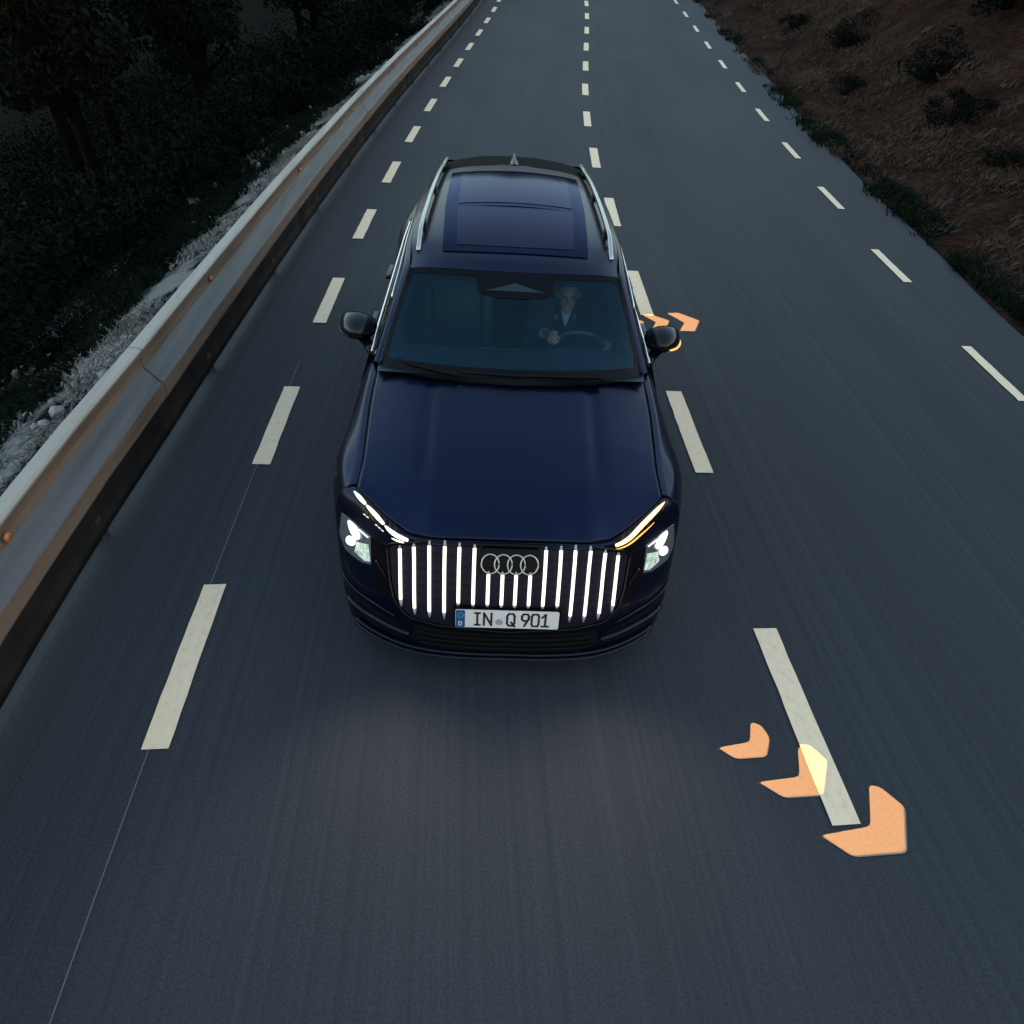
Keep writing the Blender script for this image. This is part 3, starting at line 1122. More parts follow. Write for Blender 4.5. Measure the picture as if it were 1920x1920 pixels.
LH = 0.075
GLY = {'I': [[(.5, 0), (.5, 1)], [(.15, 0), (.85, 0)], [(.15, 1), (.85, 1)]],
       'N': [[(.08, 0), (.08, 1)], [(.08, 1), (.92, 0)], [(.92, 0), (.92, 1)]],
       'Q': [[(.25, 0), (.08, .2), (.08, .8), (.25, 1), (.75, 1), (.92, .8), (.92, .2), (.75, 0), (.25, 0)], [(.55, .28), (.95, -.06)]],
       '9': [[(.92, .62), (.92, .82), (.74, 1), (.28, 1), (.08, .84), (.08, .60), (.28, .44), (.74, .44), (.92, .60)], [(.92, .66), (.40, 0)]],
       '0': [[(.22, 0), (.08, .16), (.08, .84), (.22, 1), (.78, 1), (.92, .84)], [(.92, .70), (.92, .16), (.78, 0), (.22, 0)]],
       '1': [[(.12, .74), (.55, 1), (.55, 0)], [(.15, 0), (.95, 0)]]}
for ch, x0, w in (('I', -.168, .036), ('N', -.120, .044), ('Q', -.004, .044), ('9', .070, .042), ('0', .120, .042), ('1', .170, .040)):
    stroke("plate_character", GLY[ch], 0.0105, INK, x0, -LH / 2, w, LH)
plate_poly("registration_seal", [(-.0405 + .0185 * math.cos(2 * math.pi * k / 20), -.017 + .0185 * math.sin(2 * math.pi * k / 20)) for k in range(20)], 0.002, SEAL, holder, 0.0062)
stroke("country_letter", [[(0, 0), (0, 1), (.6, 1), (1, .7), (1, .3), (.6, 0), (0, 0)]], 0.0045, PLATEW, -.242, -.040, .014, .022, 0.0075)
for k in range(12):
    a = 2 * math.pi * k / 12
    plate_poly("star", [(-.235 + .0135 * math.cos(a) + .0022 * math.cos(b), .022 + .0135 * math.sin(a) + .0022 * math.sin(b)) for b in np.linspace(0, 2 * math.pi, 6)[:-1]], 0.001, mat("star_yellow", (.35, .38, .30)), holder, 0.0075)

# ---- daytime lights (upper) and headlights (lower)
DRL_TOP = [(.800, .912), (.765, .908), (.720, .899), (.660, .886), (.600, .872), (.545, .862), (.475, .856)]
DRL_BOT = [(.800, .890), (.770, .876), (.725, .862), (.665, .848), (.605, .837), (.550, .836), (.475, .848)]
for sgn in (1, -1):
    lab = "amber turn signal strip of the daytime light" if sgn > 0 else "white daytime light strip"
    poly = DRL_TOP + DRL_BOT[::-1]
    poly = [(sgn * x, z + (.004 if i < 7 else -.006)) for i, (x, z) in enumerate(poly)]
    if sgn < 0:
        poly = poly[::-1]
    hs = face_patch("daytime_light", poly, BLACK, car, off=0.006, cuts=2, label=lab)
    glow = AMBER if sgn > 0 else DRLW
    if sgn > 0:
        segs = [(.02, .92)]
    else:
        segs = [(.0, .30), (.34, .60), (.64, .96)]
    T = np.array(DRL_TOP)
    Bm = np.array(DRL_BOT)
    Tc, Bc = cr1(T, 41), cr1(Bm, 41)
    for a, b in segs:
        ia, ib = int(a * 40), int(b * 40)
        ii = list(range(ia, ib + 1))
        rad = []
        P = []
        for k, i in enumerate(ii):
            u = k / (len(ii) - 1)
            mid = Tc[i] * .66 + Bc[i] * .34
            P.append(on_face(sgn * mid[0], mid[1], 0.011))
            g = .0112 * math.sqrt(max(0.04, 1 - (2 * (u - .55) / 1.15) ** 2))
            rad.append((1.18 if sgn > 0 else 1.0) * g * (1.0 if i > 8 else .55 + .45 * i / 8))
        tube_obj("light_strip", P, rad, glow, hs, n=8)
    # thin secondary line below
    ii = range(12, 39) if sgn > 0 else range(30, 39)
    P = [on_face(sgn * (Bc[i][0] + .003), Bc[i][1] - .008, 0.009) for i in ii]
    tube_obj("lower_light_line", P, [0.0012 + .0034 * math.sin(math.pi * (k + .5) / len(P)) for k in range(len(P))], AMBERS if sgn > 0 else DRLW, hs, n=6)
    if sgn < 0:
        for x in (.735, .718, .667, .650, .633):
            P = [on_face(-x + d, np.interp(x, [.6, .73], [.828, .850]), 0.008) for d in (-.006, .006)]
            tube_obj("light_dot", P, 0.0028, mat("dim_day_light", (.5, .5, .5), emit=(.75, .85, 1), estr=.10), hs, n=6)

HP = [(.884, .762), (.800, .770), (.705, .762), (.692, .642), (.760, .615), (.868, .600), (.905, .640)]
for sgn in (1, -1):
    p = HP if sgn > 0 else mirror_poly(HP)
    hl = face_patch("headlight", p, HEADD, car, off=0.004, cuts=3)
    P2 = [(.786, .690), (.716, .720), (.706, .650), (.740, .634), (.80, .640)]
    face_patch("reflector_panel", [(sgn * x, z) for x, z in (P2 if sgn > 0 else P2[::-1])], HEADG, hl, off=0.007, cuts=3)
    q1 = rounded([(.842, .758), (.780, .762), (.758, .722), (.790, .703), (.822, .715)], .02)
    face_patch("main_beam_lamp", [(sgn * x, z) for x, z in (q1 if sgn > 0 else q1[::-1])], HEADW, hl, off=0.012, cuts=1)
    q2 = [(.820 + .030 * math.cos(a) - .006 * math.sin(a), .672 + .021 * math.sin(a) - .012 * math.cos(a)) for a in np.linspace(0, 2 * math.pi, 15)[:-1]]
    face_patch("dipped_beam_lamp", [(sgn * x, z) for x, z in (q2 if sgn > 0 else q2[::-1])], HEADW, hl, off=0.012, cuts=1)
    P = [on_face(sgn * x, np.interp(x, [.70, .80, .87], [.755, .764, .757]), 0.010) for x in np.linspace(.715, .77, 6)]
    tube_obj("light_guide", P, 0.003, HEADW, hl, n=6)

# dipped beams: real lamps just ahead of the lenses
for sgn in (1, -1):
    sd_ = bpy.data.lights.new("dipped_beam", 'SPOT')
    sd_.energy = 7.0
    sd_.color = (1.0, 0.80, 0.62)
    sd_.spot_size = math.radians(118)
    sd_.spot_blend = 1.0
    sd_.shadow_soft_size = 0.12
    so_ = bpy.data.objects.new("dipped_beam", sd_)
    COL.objects.link(so_)
    so_.location = CARM @ Vector((sgn * .78, .20, .690))
    so_.rotation_euler = (CARM.to_3x3() @ Vector((-sgn * .22, -1.0, -.14))).to_track_quat('-Z', 'Y').to_euler()

# ---- lower bumper: crease, side intakes, blades, splitter
for sgn in (1, -1):
    q = [(.885, .395), (.80, .415), (.70, .40), (.56, .375), (.50, .345), (.53, .285), (.70, .270), (.86, .285), (.90, .33)]
    ln = face_patch("side_intake", q if sgn > 0 else mirror_poly(q), PLASTIC, car, off=0.004)
    P = [on_face(sgn * x, np.interp(x, [.50, .70, .86], [.338, .352, .352]), 0.016) for x in np.linspace(.50, .85, 16)]
    tube_obj("intake_blade", P, 0.011, BLADE, ln, n=6, flat=(1.4, .7))
    P = [on_face(sgn * x, np.interp(x, [.55, .69, .86], [.415, .440, .445]), 0.006) for x in np.linspace(.58, .90, 16)]
    tube_obj("bumper_crease", P, 0.005, BLADE, car, n=6)
    P = [on_face(sgn * x, np.interp(x, [.60, .69], [.60, .70]), 0.010) for x in np.linspace(.615, .668, 6)]
    tube_obj("mask_blade", P, 0.006, BLACK, car, n=6)
q = [(-.47, .40), (-.50, .285), (-.40, .245), (.40, .245), (.50, .285), (.47, .40)]
li = face_patch("lower_intake", q, PLASTIC, car, off=0.004)
for zz in (.285, .325, .365):
    tube_obj("slat", [on_face(x, zz, 0.010) for x in np.linspace(-.46, .46, 21)], 0.006, PLASTIC, li, n=5)
for zz, rr, mm, nm in ((.232, .012, BLADE, "chin_blade"), (.190, .014, BLADE, "splitter")):
    tube_obj(nm, [on_face(x, zz, 0.012) for x in np.linspace(-.82, .82, 61)], rr * .75, mm, car, n=6, flat=(1.3, .7))

# ---- hood
def hood_front(x):
    return np.interp(abs(x), [0, .2, .4, .5, .61, .69, .75, .79], [.184, .189, .209, .246, .331, .406, .466, .512])


def hood_rear(x):
    return np.interp(abs(x), [0, .3, .55, .7, .79], [1.245, 1.265, 1.33, 1.40, 1.455])


def hood_z(x, y):
    zc = np.interp(y, [.18, .20, .24, .32, .5, .8, 1.25, 1.6], [.890, .910, .932, .957, .998, 1.045, 1.098, 1.125])
    a = abs(x)
    d = np.where(a < .41, .008 * (a / .41) ** 2, .008 + .050 * (a - .41) + .26 * np.maximum(a - .41, 0) ** 2)
    d = d + .010 * np.exp(-((a - .455) / .035) ** 2) * smoothstep(.35, .8, y)
    return zc - d


hx = np.linspace(-.79, .79, 81)
ht = np.linspace(0, 1, 41) ** 1.25
HG = np.zeros((len(ht), len(hx), 3))
for j, x in enumerate(hx):
    y0, y1 = hood_front(x), hood_rear(x)
    ys = y0 + (y1 - y0) * ht
    sw = np.interp(ys, [.2, .55, .7, 1.1, 1.5], [1, 1, .995, 1.025, 1.035])
    HG[:, j, 0] = x * sw
    HG[:, j, 1] = ys
    HG[:, j, 2] = hood_z(x, ys)
# roll the front lip down onto the fascia
for j, x in enumerate(hx):
    ztop = np.interp(abs(x), [0, .2, .4, .5, .61, .69, .75, .79], [.897, .893, .879, .870, .888, .905, .918, .928])
    HG[:, j, 2] += (ztop - HG[0, j, 2]) * np.exp(-(ht / .16) ** 1.2)
hood = grid_obj("hood", HG, PAINT, car)
hl_m = hood.modifiers.new("solid", 'SOLIDIFY')
hl_m.thickness = 0.012
hl_m.offset = -1
under = HG.copy()
under[..., 2] -= 0.035
under[..., 0] *= 1.06
grid_obj("engine_bay", under, PLASTIC, car)

# ---- front fender (right half control net: rows along y, columns from hood edge to wheel arch)
fen = [[(.803, .924), (.845, .914), (.88, .88), (.915, .80), (.935, .68), (.945, .565)],
       [(.797, .962), (.850, .952), (.91, .91), (.955, .82), (.972, .76), (.975, .735)],
       [(.803, .984), (.860, .974), (.925, .92), (.975, .85), (.985, .80), (.987, .772)],
       [(.820, 1.010), (.872, 1.000), (.922, .935), (.968, .83), (.978, .75), (.980, .70)],
       [(.828, 1.028), (.876, 1.020), (.920, .945), (.962, .83), (.970, .68), (.966, .56)],
       [(.832, 1.040), (.878, 1.030), (.916, .952), (.958, .83), (.964, .58), (.945, .31)],
       [(.845, 1.060), (.882, 1.048), (.912, .965), (.955, .84), (.960, .58), (.935, .31)]]
fy = [.525, .70, .87, 1.10, 1.24, 1.34, 1.56]
# the inner fender edge follows the hood edge so that the shut line stays narrow
ex_, ey_, ez_ = HG[:, -1, 0], HG[:, -1, 1], HG[:, -1, 2]
for y_, r_ in zip(fy, fen):
    hx_, hz_ = float(np.interp(y_, ey_, ex_)), float(np.interp(y_, ey_, ez_))
    r_[0] = (hx_ + .006, hz_ - .001)
    r_[1] = (hx_ + .050, hz_ - .014)
fg = cr2(np.array([[(x, y, z) for x, z in r] for y, r in zip(fy, fen)]), 41, 31)
both("front_fender", fg, PAINT)

# ---- doors and rear quarter
def side_net(rows):
    return np.array([[(x, y, z) for x, z in r] for y, r in rows])


belt = [(.862, 1.092), (.885, 1.070), (.915, .985), (.956, .85), (.960, .62), (.945, .42), (.915, .31)]
b2 = [(.868, 1.098), (.892, 1.078), (.930, .995), (.965, .87), (.962, .62), (.945, .42), (.915, .31)]
for nm, y0, y1, A, Bq in (("front_door", 1.566, 2.545, belt, belt), ("rear_door", 2.553, 3.36, belt, b2)):
    rows = [(y0 + (y1 - y0) * t, [(a[0] * (1 - t) + b[0] * t, a[1] * (1 - t) + b[1] * t) for a, b in zip(A, Bq)]) for t in (0, .33, .66, 1)]
    ds = both(nm, cr2(side_net(rows), 13, 31), PAINT)
    hy = y1 - .30
    for d, sg in zip(ds, (1, -1)):
        rounded_box("door_handle", (sg * .958, hy, .955), (.045, .22, .032), .012, PAINT, d)
q0 = b2
q1 = [(.872, 1.100), (.915, 1.075), (.970, 1.00), (.990, .88), (.985, .83), (.985, .80), (.985, .775)]
q2 = [(.860, 1.105), (.905, 1.085), (.965, 1.00), (.985, .88), (.985, .80), (.98, .76), (.98, .735)]
q3 = [(.820, 1.110), (.865, 1.085), (.925, 1.00), (.945, .88), (.945, .66), (.93, .45), (.91, .33)]
q4 = [(.760, 1.110), (.800, 1.08), (.855, 1.00), (.875, .88), (.875, .66), (.87, .45), (.85, .33)]
both("rear_quarter", cr2(side_net([(3.368, q0), (3.72, q1), (3.95, q2), (4.35, q3), (4.56, q4)]), 25, 31), PAINT)
rear = np.array([[(x, y, z) for x, y in ((-.76, 4.56), (-.45, 4.66), (0, 4.69), (.45, 4.66), (.76, 4.56))] for z in (.33, .6, .88, 1.10)])
grid_obj("tailgate", cr2(rear, 13, 21), PAINT, car, flip=True)
for sgn in (1, -1):
    tl = np.array([[(sgn * x, y, z) for x, y in ((.30, 4.690), (.55, 4.650), (.77, 4.575), (.865, 4.47))] for z in (.93, 1.0)])
    grid_obj("tail_light", cr2(tl, 4, 16), mat("tail_red", (.5, .02, .02), rough=.2, emit=(1, .08, .04), estr=.2), car, thick=.01)

rts = np.array([[(x, y, z) for x, y in ((.875, 4.555), (.935, 4.44), (.950, 4.36))] for z in (.90, .925)])
grid_obj("rear_turn_signal", cr2(rts, 3, 10) + np.array([.012, .006, 0]), mat("rear_amber_glow", (.8, .4, .1), emit=(1.0, .42, .12), estr=5.0), car)

# ---- windscreen and its black border
WB = [(0, 1.27, 1.125), (.30, 1.285, 1.123), (.55, 1.325, 1.118), (.70, 1.365, 1.112), (.782, 1.40, 1.106)]
WT = [(0, 1.775, 1.545), (.25, 1.780, 1.543), (.45, 1.792, 1.538), (.56, 1.808, 1.532), (.632, 1.825, 1.523)]
WB, WT = np.array(WB), np.array(WT)
WM = WB * .5 + WT * .5
WM[:, 2] += .018
WM[:, 1] -= .010
wn_ = np.array([WB, WM, WT])
wnf = np.concatenate([(wn_ * MIR)[:, :0:-1], wn_], 1)
WS = cr2(wnf, 41, 81)
grid_obj("windscreen", WS, GLASS, car)


def ws_at(u, v, off=0.0):
    """point on the windscreen, u in -1..1 across, v 0 (bottom) .. 1 (top)"""
    a = (u + 1) / 2 * 80
    b = v * 40
    i, j = min(int(b), 39), min(int(a), 79)
    f, g = b - i, a - j
    p = WS[i, j] * (1 - f) * (1 - g) + WS[i + 1, j] * f * (1 - g) + WS[i, j + 1] * (1 - f) * g + WS[i + 1, j + 1] * f * g
    return p + np.array([0, .66, -.75]) * off


# border as a ring between the glass outline and a rounded inner outline
nb = 120
outer, inner = [], []


def rrect(t, hw, v0, v1, r):
    return None


inn = rounded([(-.925, .085), (.925, .085), (.915, .945), (-.915, .945)], .10, 8)
inn = np.array(inn)
ang = np.arctan2((inn[:, 1] - .5) * 1.0, inn[:, 0] * .6)
inn = inn[np.argsort(ang)]
ring_v, ring_f = [], []
for k, (u, v) in enumerate(inn):
    # matching point on the outer rectangle
    du, dv = u, v - .5
    s = min(1 / max(abs(du), 1e-6), .5 / max(abs(dv), 1e-6))
    for t in (0, .5, 1):
        uu, vv = du * (1 + (s - 1) * t), .5 + dv * (1 + (s - 1) * t)
        ring_v.append(ws_at(np.clip(uu, -1, 1), np.clip(vv, 0, 1), .006))
kk = len(inn)
# subdivide the long straight sides so that the ring follows the curved glass
dense = []
for k in range(kk):
    a, b = inn[k], inn[(k + 1) % kk]
    n_ = max(1, int(np.linalg.norm(b - a) / .05))
    for t in range(n_):
        dense.append(a + (b - a) * t / n_)
ring_v, ring_f = [], []
for u, v in dense:
    du, dv = u, v - .5
    s = min(1 / max(abs(du), 1e-6), .5 / max(abs(dv), 1e-6))
    for t in (0, .5, 1):
        ring_v.append(ws_at(np.clip(du * (1 + (s - 1) * t), -1, 1), np.clip(.5 + dv * (1 + (s - 1) * t), 0, 1), -.003))
nd = len(dense)
for k in range(nd):
    a, b = 3 * k, 3 * ((k + 1) % nd)
    ring_f += [(a, a + 1, b + 1, b), (a + 1, a + 2, b + 2, b + 1)]
mesh_obj("windscreen_border", ring_v, ring_f, mat("border_black", (.002, .003, .006), rough=.3, spec=.12), car)
# sensor and mirror housing behind the glass
sh = [(-.235, .955), (-.20, .77), (-.10, .735), (.10, .735), (.20, .77), (.235, .955)]
sg_ = []
for v_ in np.linspace(.735, .955, 9):
    w_ = np.interp(v_, [.735, .77, .955], [.10, .20, .235])
    sg_.append([ws_at(u_, v_, -.005) for u_ in np.linspace(-w_, w_, 15)])
sens = grid_obj("sensor_housing", np.array(sg_), MATS["border_black"], car)
tri = [(-.165, .80), (.165, .80), (.13, .815), (0, .885), (-.13, .815)]
mesh_obj("camera_window", [ws_at(u, v, -.010) for u, v in tri], [tuple(range(5))], mat("camera_glass", (.008, .022, .034), rough=.12, spec=.4), sens, smooth=False)
mirv = rounded_box("interior_mirror", (0, 1.80, 1.395), (.19, .03, .06), .014, CABIN, car)
tube_obj("mirror_stem", [(0, 1.76, 1.46), (0, 1.80, 1.40)], .012, CABIN, mirv)
# small white registration mark low on the driver's side
sp = [(.80, .022), (.885, .016), (.888, .038), (.803, .046)]
mesh_obj("vehicle_number_window", [ws_at(u, v, .002) for u, v in sp], [(0, 1, 2, 3)], STICKER, car, smooth=False)

# ---- cowl and wipers
cw = []
for x in np.linspace(-.81, .81, 41):
    yr = hood_rear(x * .975)
    zr = float(hood_z(np.array(x * .975), np.array(yr)))
    wb = ws_at(np.clip(x / .782, -1, 1), 0)
    cw.append([(x, yr - .02, zr - .018), (x, (yr + wb[1]) / 2, min(zr - .014, wb[2])), (x * .99, wb[1] + .01, wb[2] - .004)])
grid_obj("cowl", np.swapaxes(np.array(cw), 0, 1), PLASTIC, car)
for pts in ([(-.72, .085), (-.60, .055), (-.42, .028), (-.27, .002)], [(-.25, .030), (.0, .024), (.25, .026), (.47, .004)]):
    P = [Vector(ws_at(u, v, -.022)) for u, v in pts]
    wp = tube_obj("wiper", P, [.006, .010, .012, .014], PLASTIC, car, n=6)
    tube_obj("blade", [p + Vector((0, .012, -.012)) for p in P], .006, RUBBER, wp, n=5)

# ---- pillars and roof
inner_l = np.array([(.787, 1.405, 1.106), (.737, 1.545, 1.250), (.687, 1.685, 1.390), (.638, 1.825, 1.523), (.650, 2.05, 1.562), (.655, 2.3, 1.578), (.648, 2.8, 1.590), (.632, 3.2, 1.583), (.605, 3.55, 1.562), (.585, 3.80, 1.535)])
outer_l = np.array([(.842, 1.46, 1.085), (.793, 1.60, 1.215), (.748, 1.75, 1.345), (.712, 1.89, 1.455), (.702, 2.1, 1.500), (.702, 2.4, 1.515), (.695, 2.85, 1.515), (.682, 3.2, 1.492), (.668, 3.5, 1.445), (.652, 3.80, 1.385)])
midl = inner_l * .5 + outer_l * .5
midl[:, 2] += .016
midl[:, 0] += .008
pl = cr2(np.stack([inner_l, midl, outer_l], 1), 61, 9)
both("roof_pillar", pl, PAINT)
# black finisher between windscreen edge and pillar
for sgn in (1, -1):
    tube_obj("windscreen_trim", [Vector((sgn * (p[0] - .004), p[1] - .006, p[2] + .006)) for p in cr1(inner_l[:4], 14)], .009, BLACK, car, n=6)

ry = [1.775, 1.90, 2.10, 2.35, 2.7, 3.05, 3.35, 3.60]
rzc = [1.547, 1.588, 1.622, 1.646, 1.660, 1.660, 1.650, 1.632]
rw = [.632, .643, .650, .655, .650, .640, .622, .602]
rn = []
for y, z, w in zip(ry, rzc, rw):
    ze = np.interp(y, inner_l[3:, 1], inner_l[3:, 2])
    row = []
    for f in (0, .3, .6, .8, .92, 1.0):
        yy = y + (.050 * f ** 2 if y < 2.0 else -.05 * f ** 2 * smoothstep(2.6, 3.4, y))
        row.append((w * f, yy, z - (z - ze) * np.interp(f, [0, .3, .6, .8, .92, 1], [0, .05, .20, .42, .70, 1.0])))
    rn.append(row)
rn = np.array(rn)
RG = cr2(np.concatenate([(rn * MIR)[:, :0:-1], rn], 1), 57, 81)
roof = grid_obj("roof", RG, PAINT, car)
rV, rF = grid_mesh(RG)
RBVH = BVHTree.FromPolygons([Vector(v) for v in rV], rF)


def on_roof(x, y, off=0.0):
    h, n, _, _ = RBVH.ray_cast(Vector((x, y, 3)), Vector((0, 0, -1)))
    if h is None:
        h, n, _, _ = RBVH.find_nearest(Vector((x, y, 1.6)))
    return h + Vector((0, 0, off))


def roof_patch(name, x0f, x0r, y0, y1, off, m, parent, bow=0.0, nx=25, ny=13):
    Gp = np.zeros((ny, nx, 3))
    for i, t in enumerate(np.linspace(0, 1, ny)):
        for j, u in enumerate(np.linspace(-1, 1, nx)):
            w = x0f + (x0r - x0f) * t
            Gp[i, j] = on_roof(u * w, y0 + (y1 - y0) * t - bow * u * u, off)
    return grid_obj(name, Gp, m, parent)


sr1 = roof_patch("sunroof_glass", .445, .470, 1.925, 2.545, .006, SUNGLASS, car, bow=-.02)
roof_patch("sun_blind", .362, .385, 1.985, 2.52, .009, BLIND, sr1, bow=-.02)
sr2 = roof_patch("sunroof_glass", .470, .475, 2.565, 3.36, .006, SUNGLASS, car, bow=.03)
roof_patch("sun_blind", .385, .390, 2.62, 3.28, .009, BLIND, sr2, bow=.02)
# rear spoiler in black, fin antenna
sp_rows = []
for y, zc, w in ((3.58, 1.632, .600), (3.75, 1.622, .590), (3.92, 1.606, .575), (4.03, 1.585, .560), (4.05, 1.565, .555), (4.00, 1.545, .55)):
    sp_rows.append([(f * w, y - .10 * f * f, zc - .05 * abs(f) ** 3) for f in (-1, -.75, -.4, 0, .4, .75, 1)])
grid_obj("rear_spoiler", cr2(np.array(sp_rows), 21, 41), mat("spoiler_black", (.0012, .0012, .002), rough=.6, spec=.03), car)
fin = [[(-.030, 3.60, 1.636), (0, 3.60, 1.640), (.030, 3.60, 1.636)], [(-.030, 3.70, 1.634), (0, 3.70, 1.655), (.030, 3.70, 1.634)], [(-.026, 3.80, 1.626), (0, 3.79, 1.662), (.026, 3.80, 1.626)], [(-.020, 3.86, 1.618), (0, 3.84, 1.660), (.020, 3.86, 1.618)], [(-.012, 3.88, 1.615), (0, 3.88, 1.62), (.012, 3.88, 1.615)]]
grid_obj("antenna_fin", cr2(np.array(fin), 15, 9), PAINT, car)
rw_rows = np.array([[(x * .72, 4.50, 1.12) for x in (-1, -.5, 0, .5, 1)], [(x * .66, 4.30, 1.32) for x in (-1, -.5, 0, .5, 1)], [(x * .58, 4.02, 1.535) for x in (-1, -.5, 0, .5, 1)]])
grid_obj("rear_window", cr2(rw_rows, 9, 17), SIDEGLASS, car)
cp_i = np.array([(.585, 3.80, 1.535), (.57, 4.02, 1.53), (.66, 4.30, 1.32), (.74, 4.52, 1.11)])
cp_o = np.array([(.652, 3.80, 1.385), (.70, 3.95, 1.30), (.76, 4.15, 1.20), (.815, 4.38, 1.11)])
both("rear_pillar", cr2(np.stack([cp_i, cp_o], 1), 15, 5), PAINT)

# ---- side glass, beltline trim
og = cr1(outer_l, 91)


def glass_net(y0, y1, n=14):
    rows = []
    for y in np.linspace(y0, y1, n):
        k = int(np.argmin(abs(og[:, 1] - y)))
        xt, zt = og[k, 0], og[k, 2]
        xb, zb = .862, 1.088
        rows.append([(xt - .006 + (xb - xt) * t + .012 * math.sin(math.pi * t), y, zt + (zb - zt) * t) for t in np.linspace(0, 1, 7)])
    return np.array(rows)


both("side_window", glass_net(1.50, 2.53), SIDEGLASS)
both("side_window", glass_net(2.58, 3.36), SIDEGLASS)
both("quarter_window", glass_net(3.40, 3.80), SIDEGLASS)
both("door_pillar", glass_net(2.525, 2.585, 4) + np.array([.002, 0, 0]), BLACK)
for sgn in (1, -1):
    P = [(sgn * np.interp(y, [1.56, 1.8, 3.4, 3.8], [.862, .872, .876, .868]), y, np.interp(y, [1.56, 2.4, 3.8], [1.092, 1.100, 1.112])) for y in np.linspace(1.58, 3.78, 40)]
    tube_obj("window_trim", P, .0085, CHROME, car, n=6)
    P = [(sgn * (p[0] + .002), p[1], p[2] + .002) for p in cr1(outer_l, 40)[9:]]
    tube_obj("window_top_trim", P, .006, CHROME, car, n=6)

# ---- roof rails
for sgn in (1, -1):
    yy = np.linspace(1.985, 3.74, 36)
    P, rr = [], []
    for y in yy:
        x = np.interp(y, [1.98, 2.3, 2.75, 3.2, 3.74], [.598, .592, .580, .565, .540])
        z = on_roof(min(x, np.interp(y, ry, rw) - .012), y).z
        lift = .048 * smoothstep(1.985, 2.20, y) * (1 - .5 * smoothstep(3.55, 3.74, y)) + .006
        P.append((sgn * x, y, z + lift))
        rr.append(.0135)
    rl = tube_obj("roof_rail", P, rr, SILVER, car, n=8, flat=(1.05, .55))
    foot = []
    for y in (2.30, 2.95, 3.55):
        x = np.interp(y, [1.98, 2.3, 2.75, 3.2, 3.74], [.598, .592, .580, .565, .540])
        z = on_roof(x, y).z
        foot.append(rounded_box("rail_foot", (sgn * x, y, z + .018), (.024, .10, .045), .008, BLACK, rl))
    Pb = [(sgn * abs(p[0]), p[1], p[2] - .020) for p in P[3:]]
    tube_obj("rail_base", Pb, .013, BLACK, rl, n=6, flat=(.7, 1.3))

# ---- door mirrors
def mirror(sgn):
    root = empty("door_mirror", parent=car)
    stations = [(.885, 1.870, 1.098, .030, .055), (.915, 1.855, 1.104, .058, .085), (.965, 1.850, 1.110, .074, .105), (1.02, 1.855, 1.110, .076, .108), (1.07, 1.875, 1.105, .066, .092), (1.105, 1.905, 1.096, .044, .060), (1.118, 1.930, 1.092, .014, .022)]
    nn = 28
    up, lo = [], []
    for x, y, z, hz, dy in stations:
        # front shell: ellipse from top rear over the front to bottom rear
        a = np.linspace(-.35, math.pi * 1.0 + .10, nn)   # 0 rear-top .. pi rear-bottom
        pts = []
        for t in np.linspace(0, math.pi, nn):
            # t=0 top rear, pi/2 front, pi bottom rear
            yy = y + .045 - (dy + .045) * math.sin(t) ** .8
            zz = z + hz * math.cos(t)
            pts.append((sgn * x, yy, zz))
        cut = int(nn * .56)
        up.append(pts[:cut + 1])
        lo.append(pts[cut:])
    grid_obj("mirror_cap", cr2(np.array(up), 25, 21), mat("mirror_cap_paint", (0.003, 0.005, 0.012), rough=0.2, spec=0.3), root, flip=sgn < 0, thick=.003)
    grid_obj("mirror_housing", cr2(np.array(lo), 25, 17), BLACK, root, flip=sgn < 0, thick=.003)
    gl = []
    for x, y, z, hz, dy in stations:
        gl.append([(sgn * x, y + .040, z + hz * .96), (sgn * x, y + .044, z), (sgn * x, y + .040, z - hz * .96)])
    grid_obj("mirror_glass", cr2(np.array(gl), 15, 7), mat("mirror_silver", (.6, .65, .7), rough=.03, metal=1), root)
    tube_obj("mirror_arm", [(sgn * .855, 1.62, 1.050), (sgn * .895, 1.70, 1.050), (sgn * .955, 1.80, 1.058)], [.034, .028, .034], BLACK, root, n=8, flat=(1.2, .7))
    # side indicator along the outer front edge
    P = []
    for x, y, z, hz, dy in stations[3:]:
        P.append((sgn * (x + .004), y + .045 - (dy + .050) * .985, z - hz * .22))
    P = [tuple(p) for p in cr1(P, 10)]
    tube_obj("side_indicator", P, [.004] + [.007] * 8 + [.003], AMBERS if sgn > 0 else BLACK, root, n=6,
             label="lit amber indicator strip" if sgn > 0 else None)


mirror(1)
mirror(-1)

# ---- wheels
def lathe(profile, n=40):
    V, F = [], []
    k = len(profile)
    for i in range(n):
        a = 2 * math.pi * i / n
        for r, x in profile:
            V.append((x, r * math.cos(a), r * math.sin(a)))
    for i in range(n):
        for j in range(k - 1):
            a, b = i * k + j, ((i + 1) % n) * k + j
            F.append((a, b, b + 1, a + 1))
    return V, F


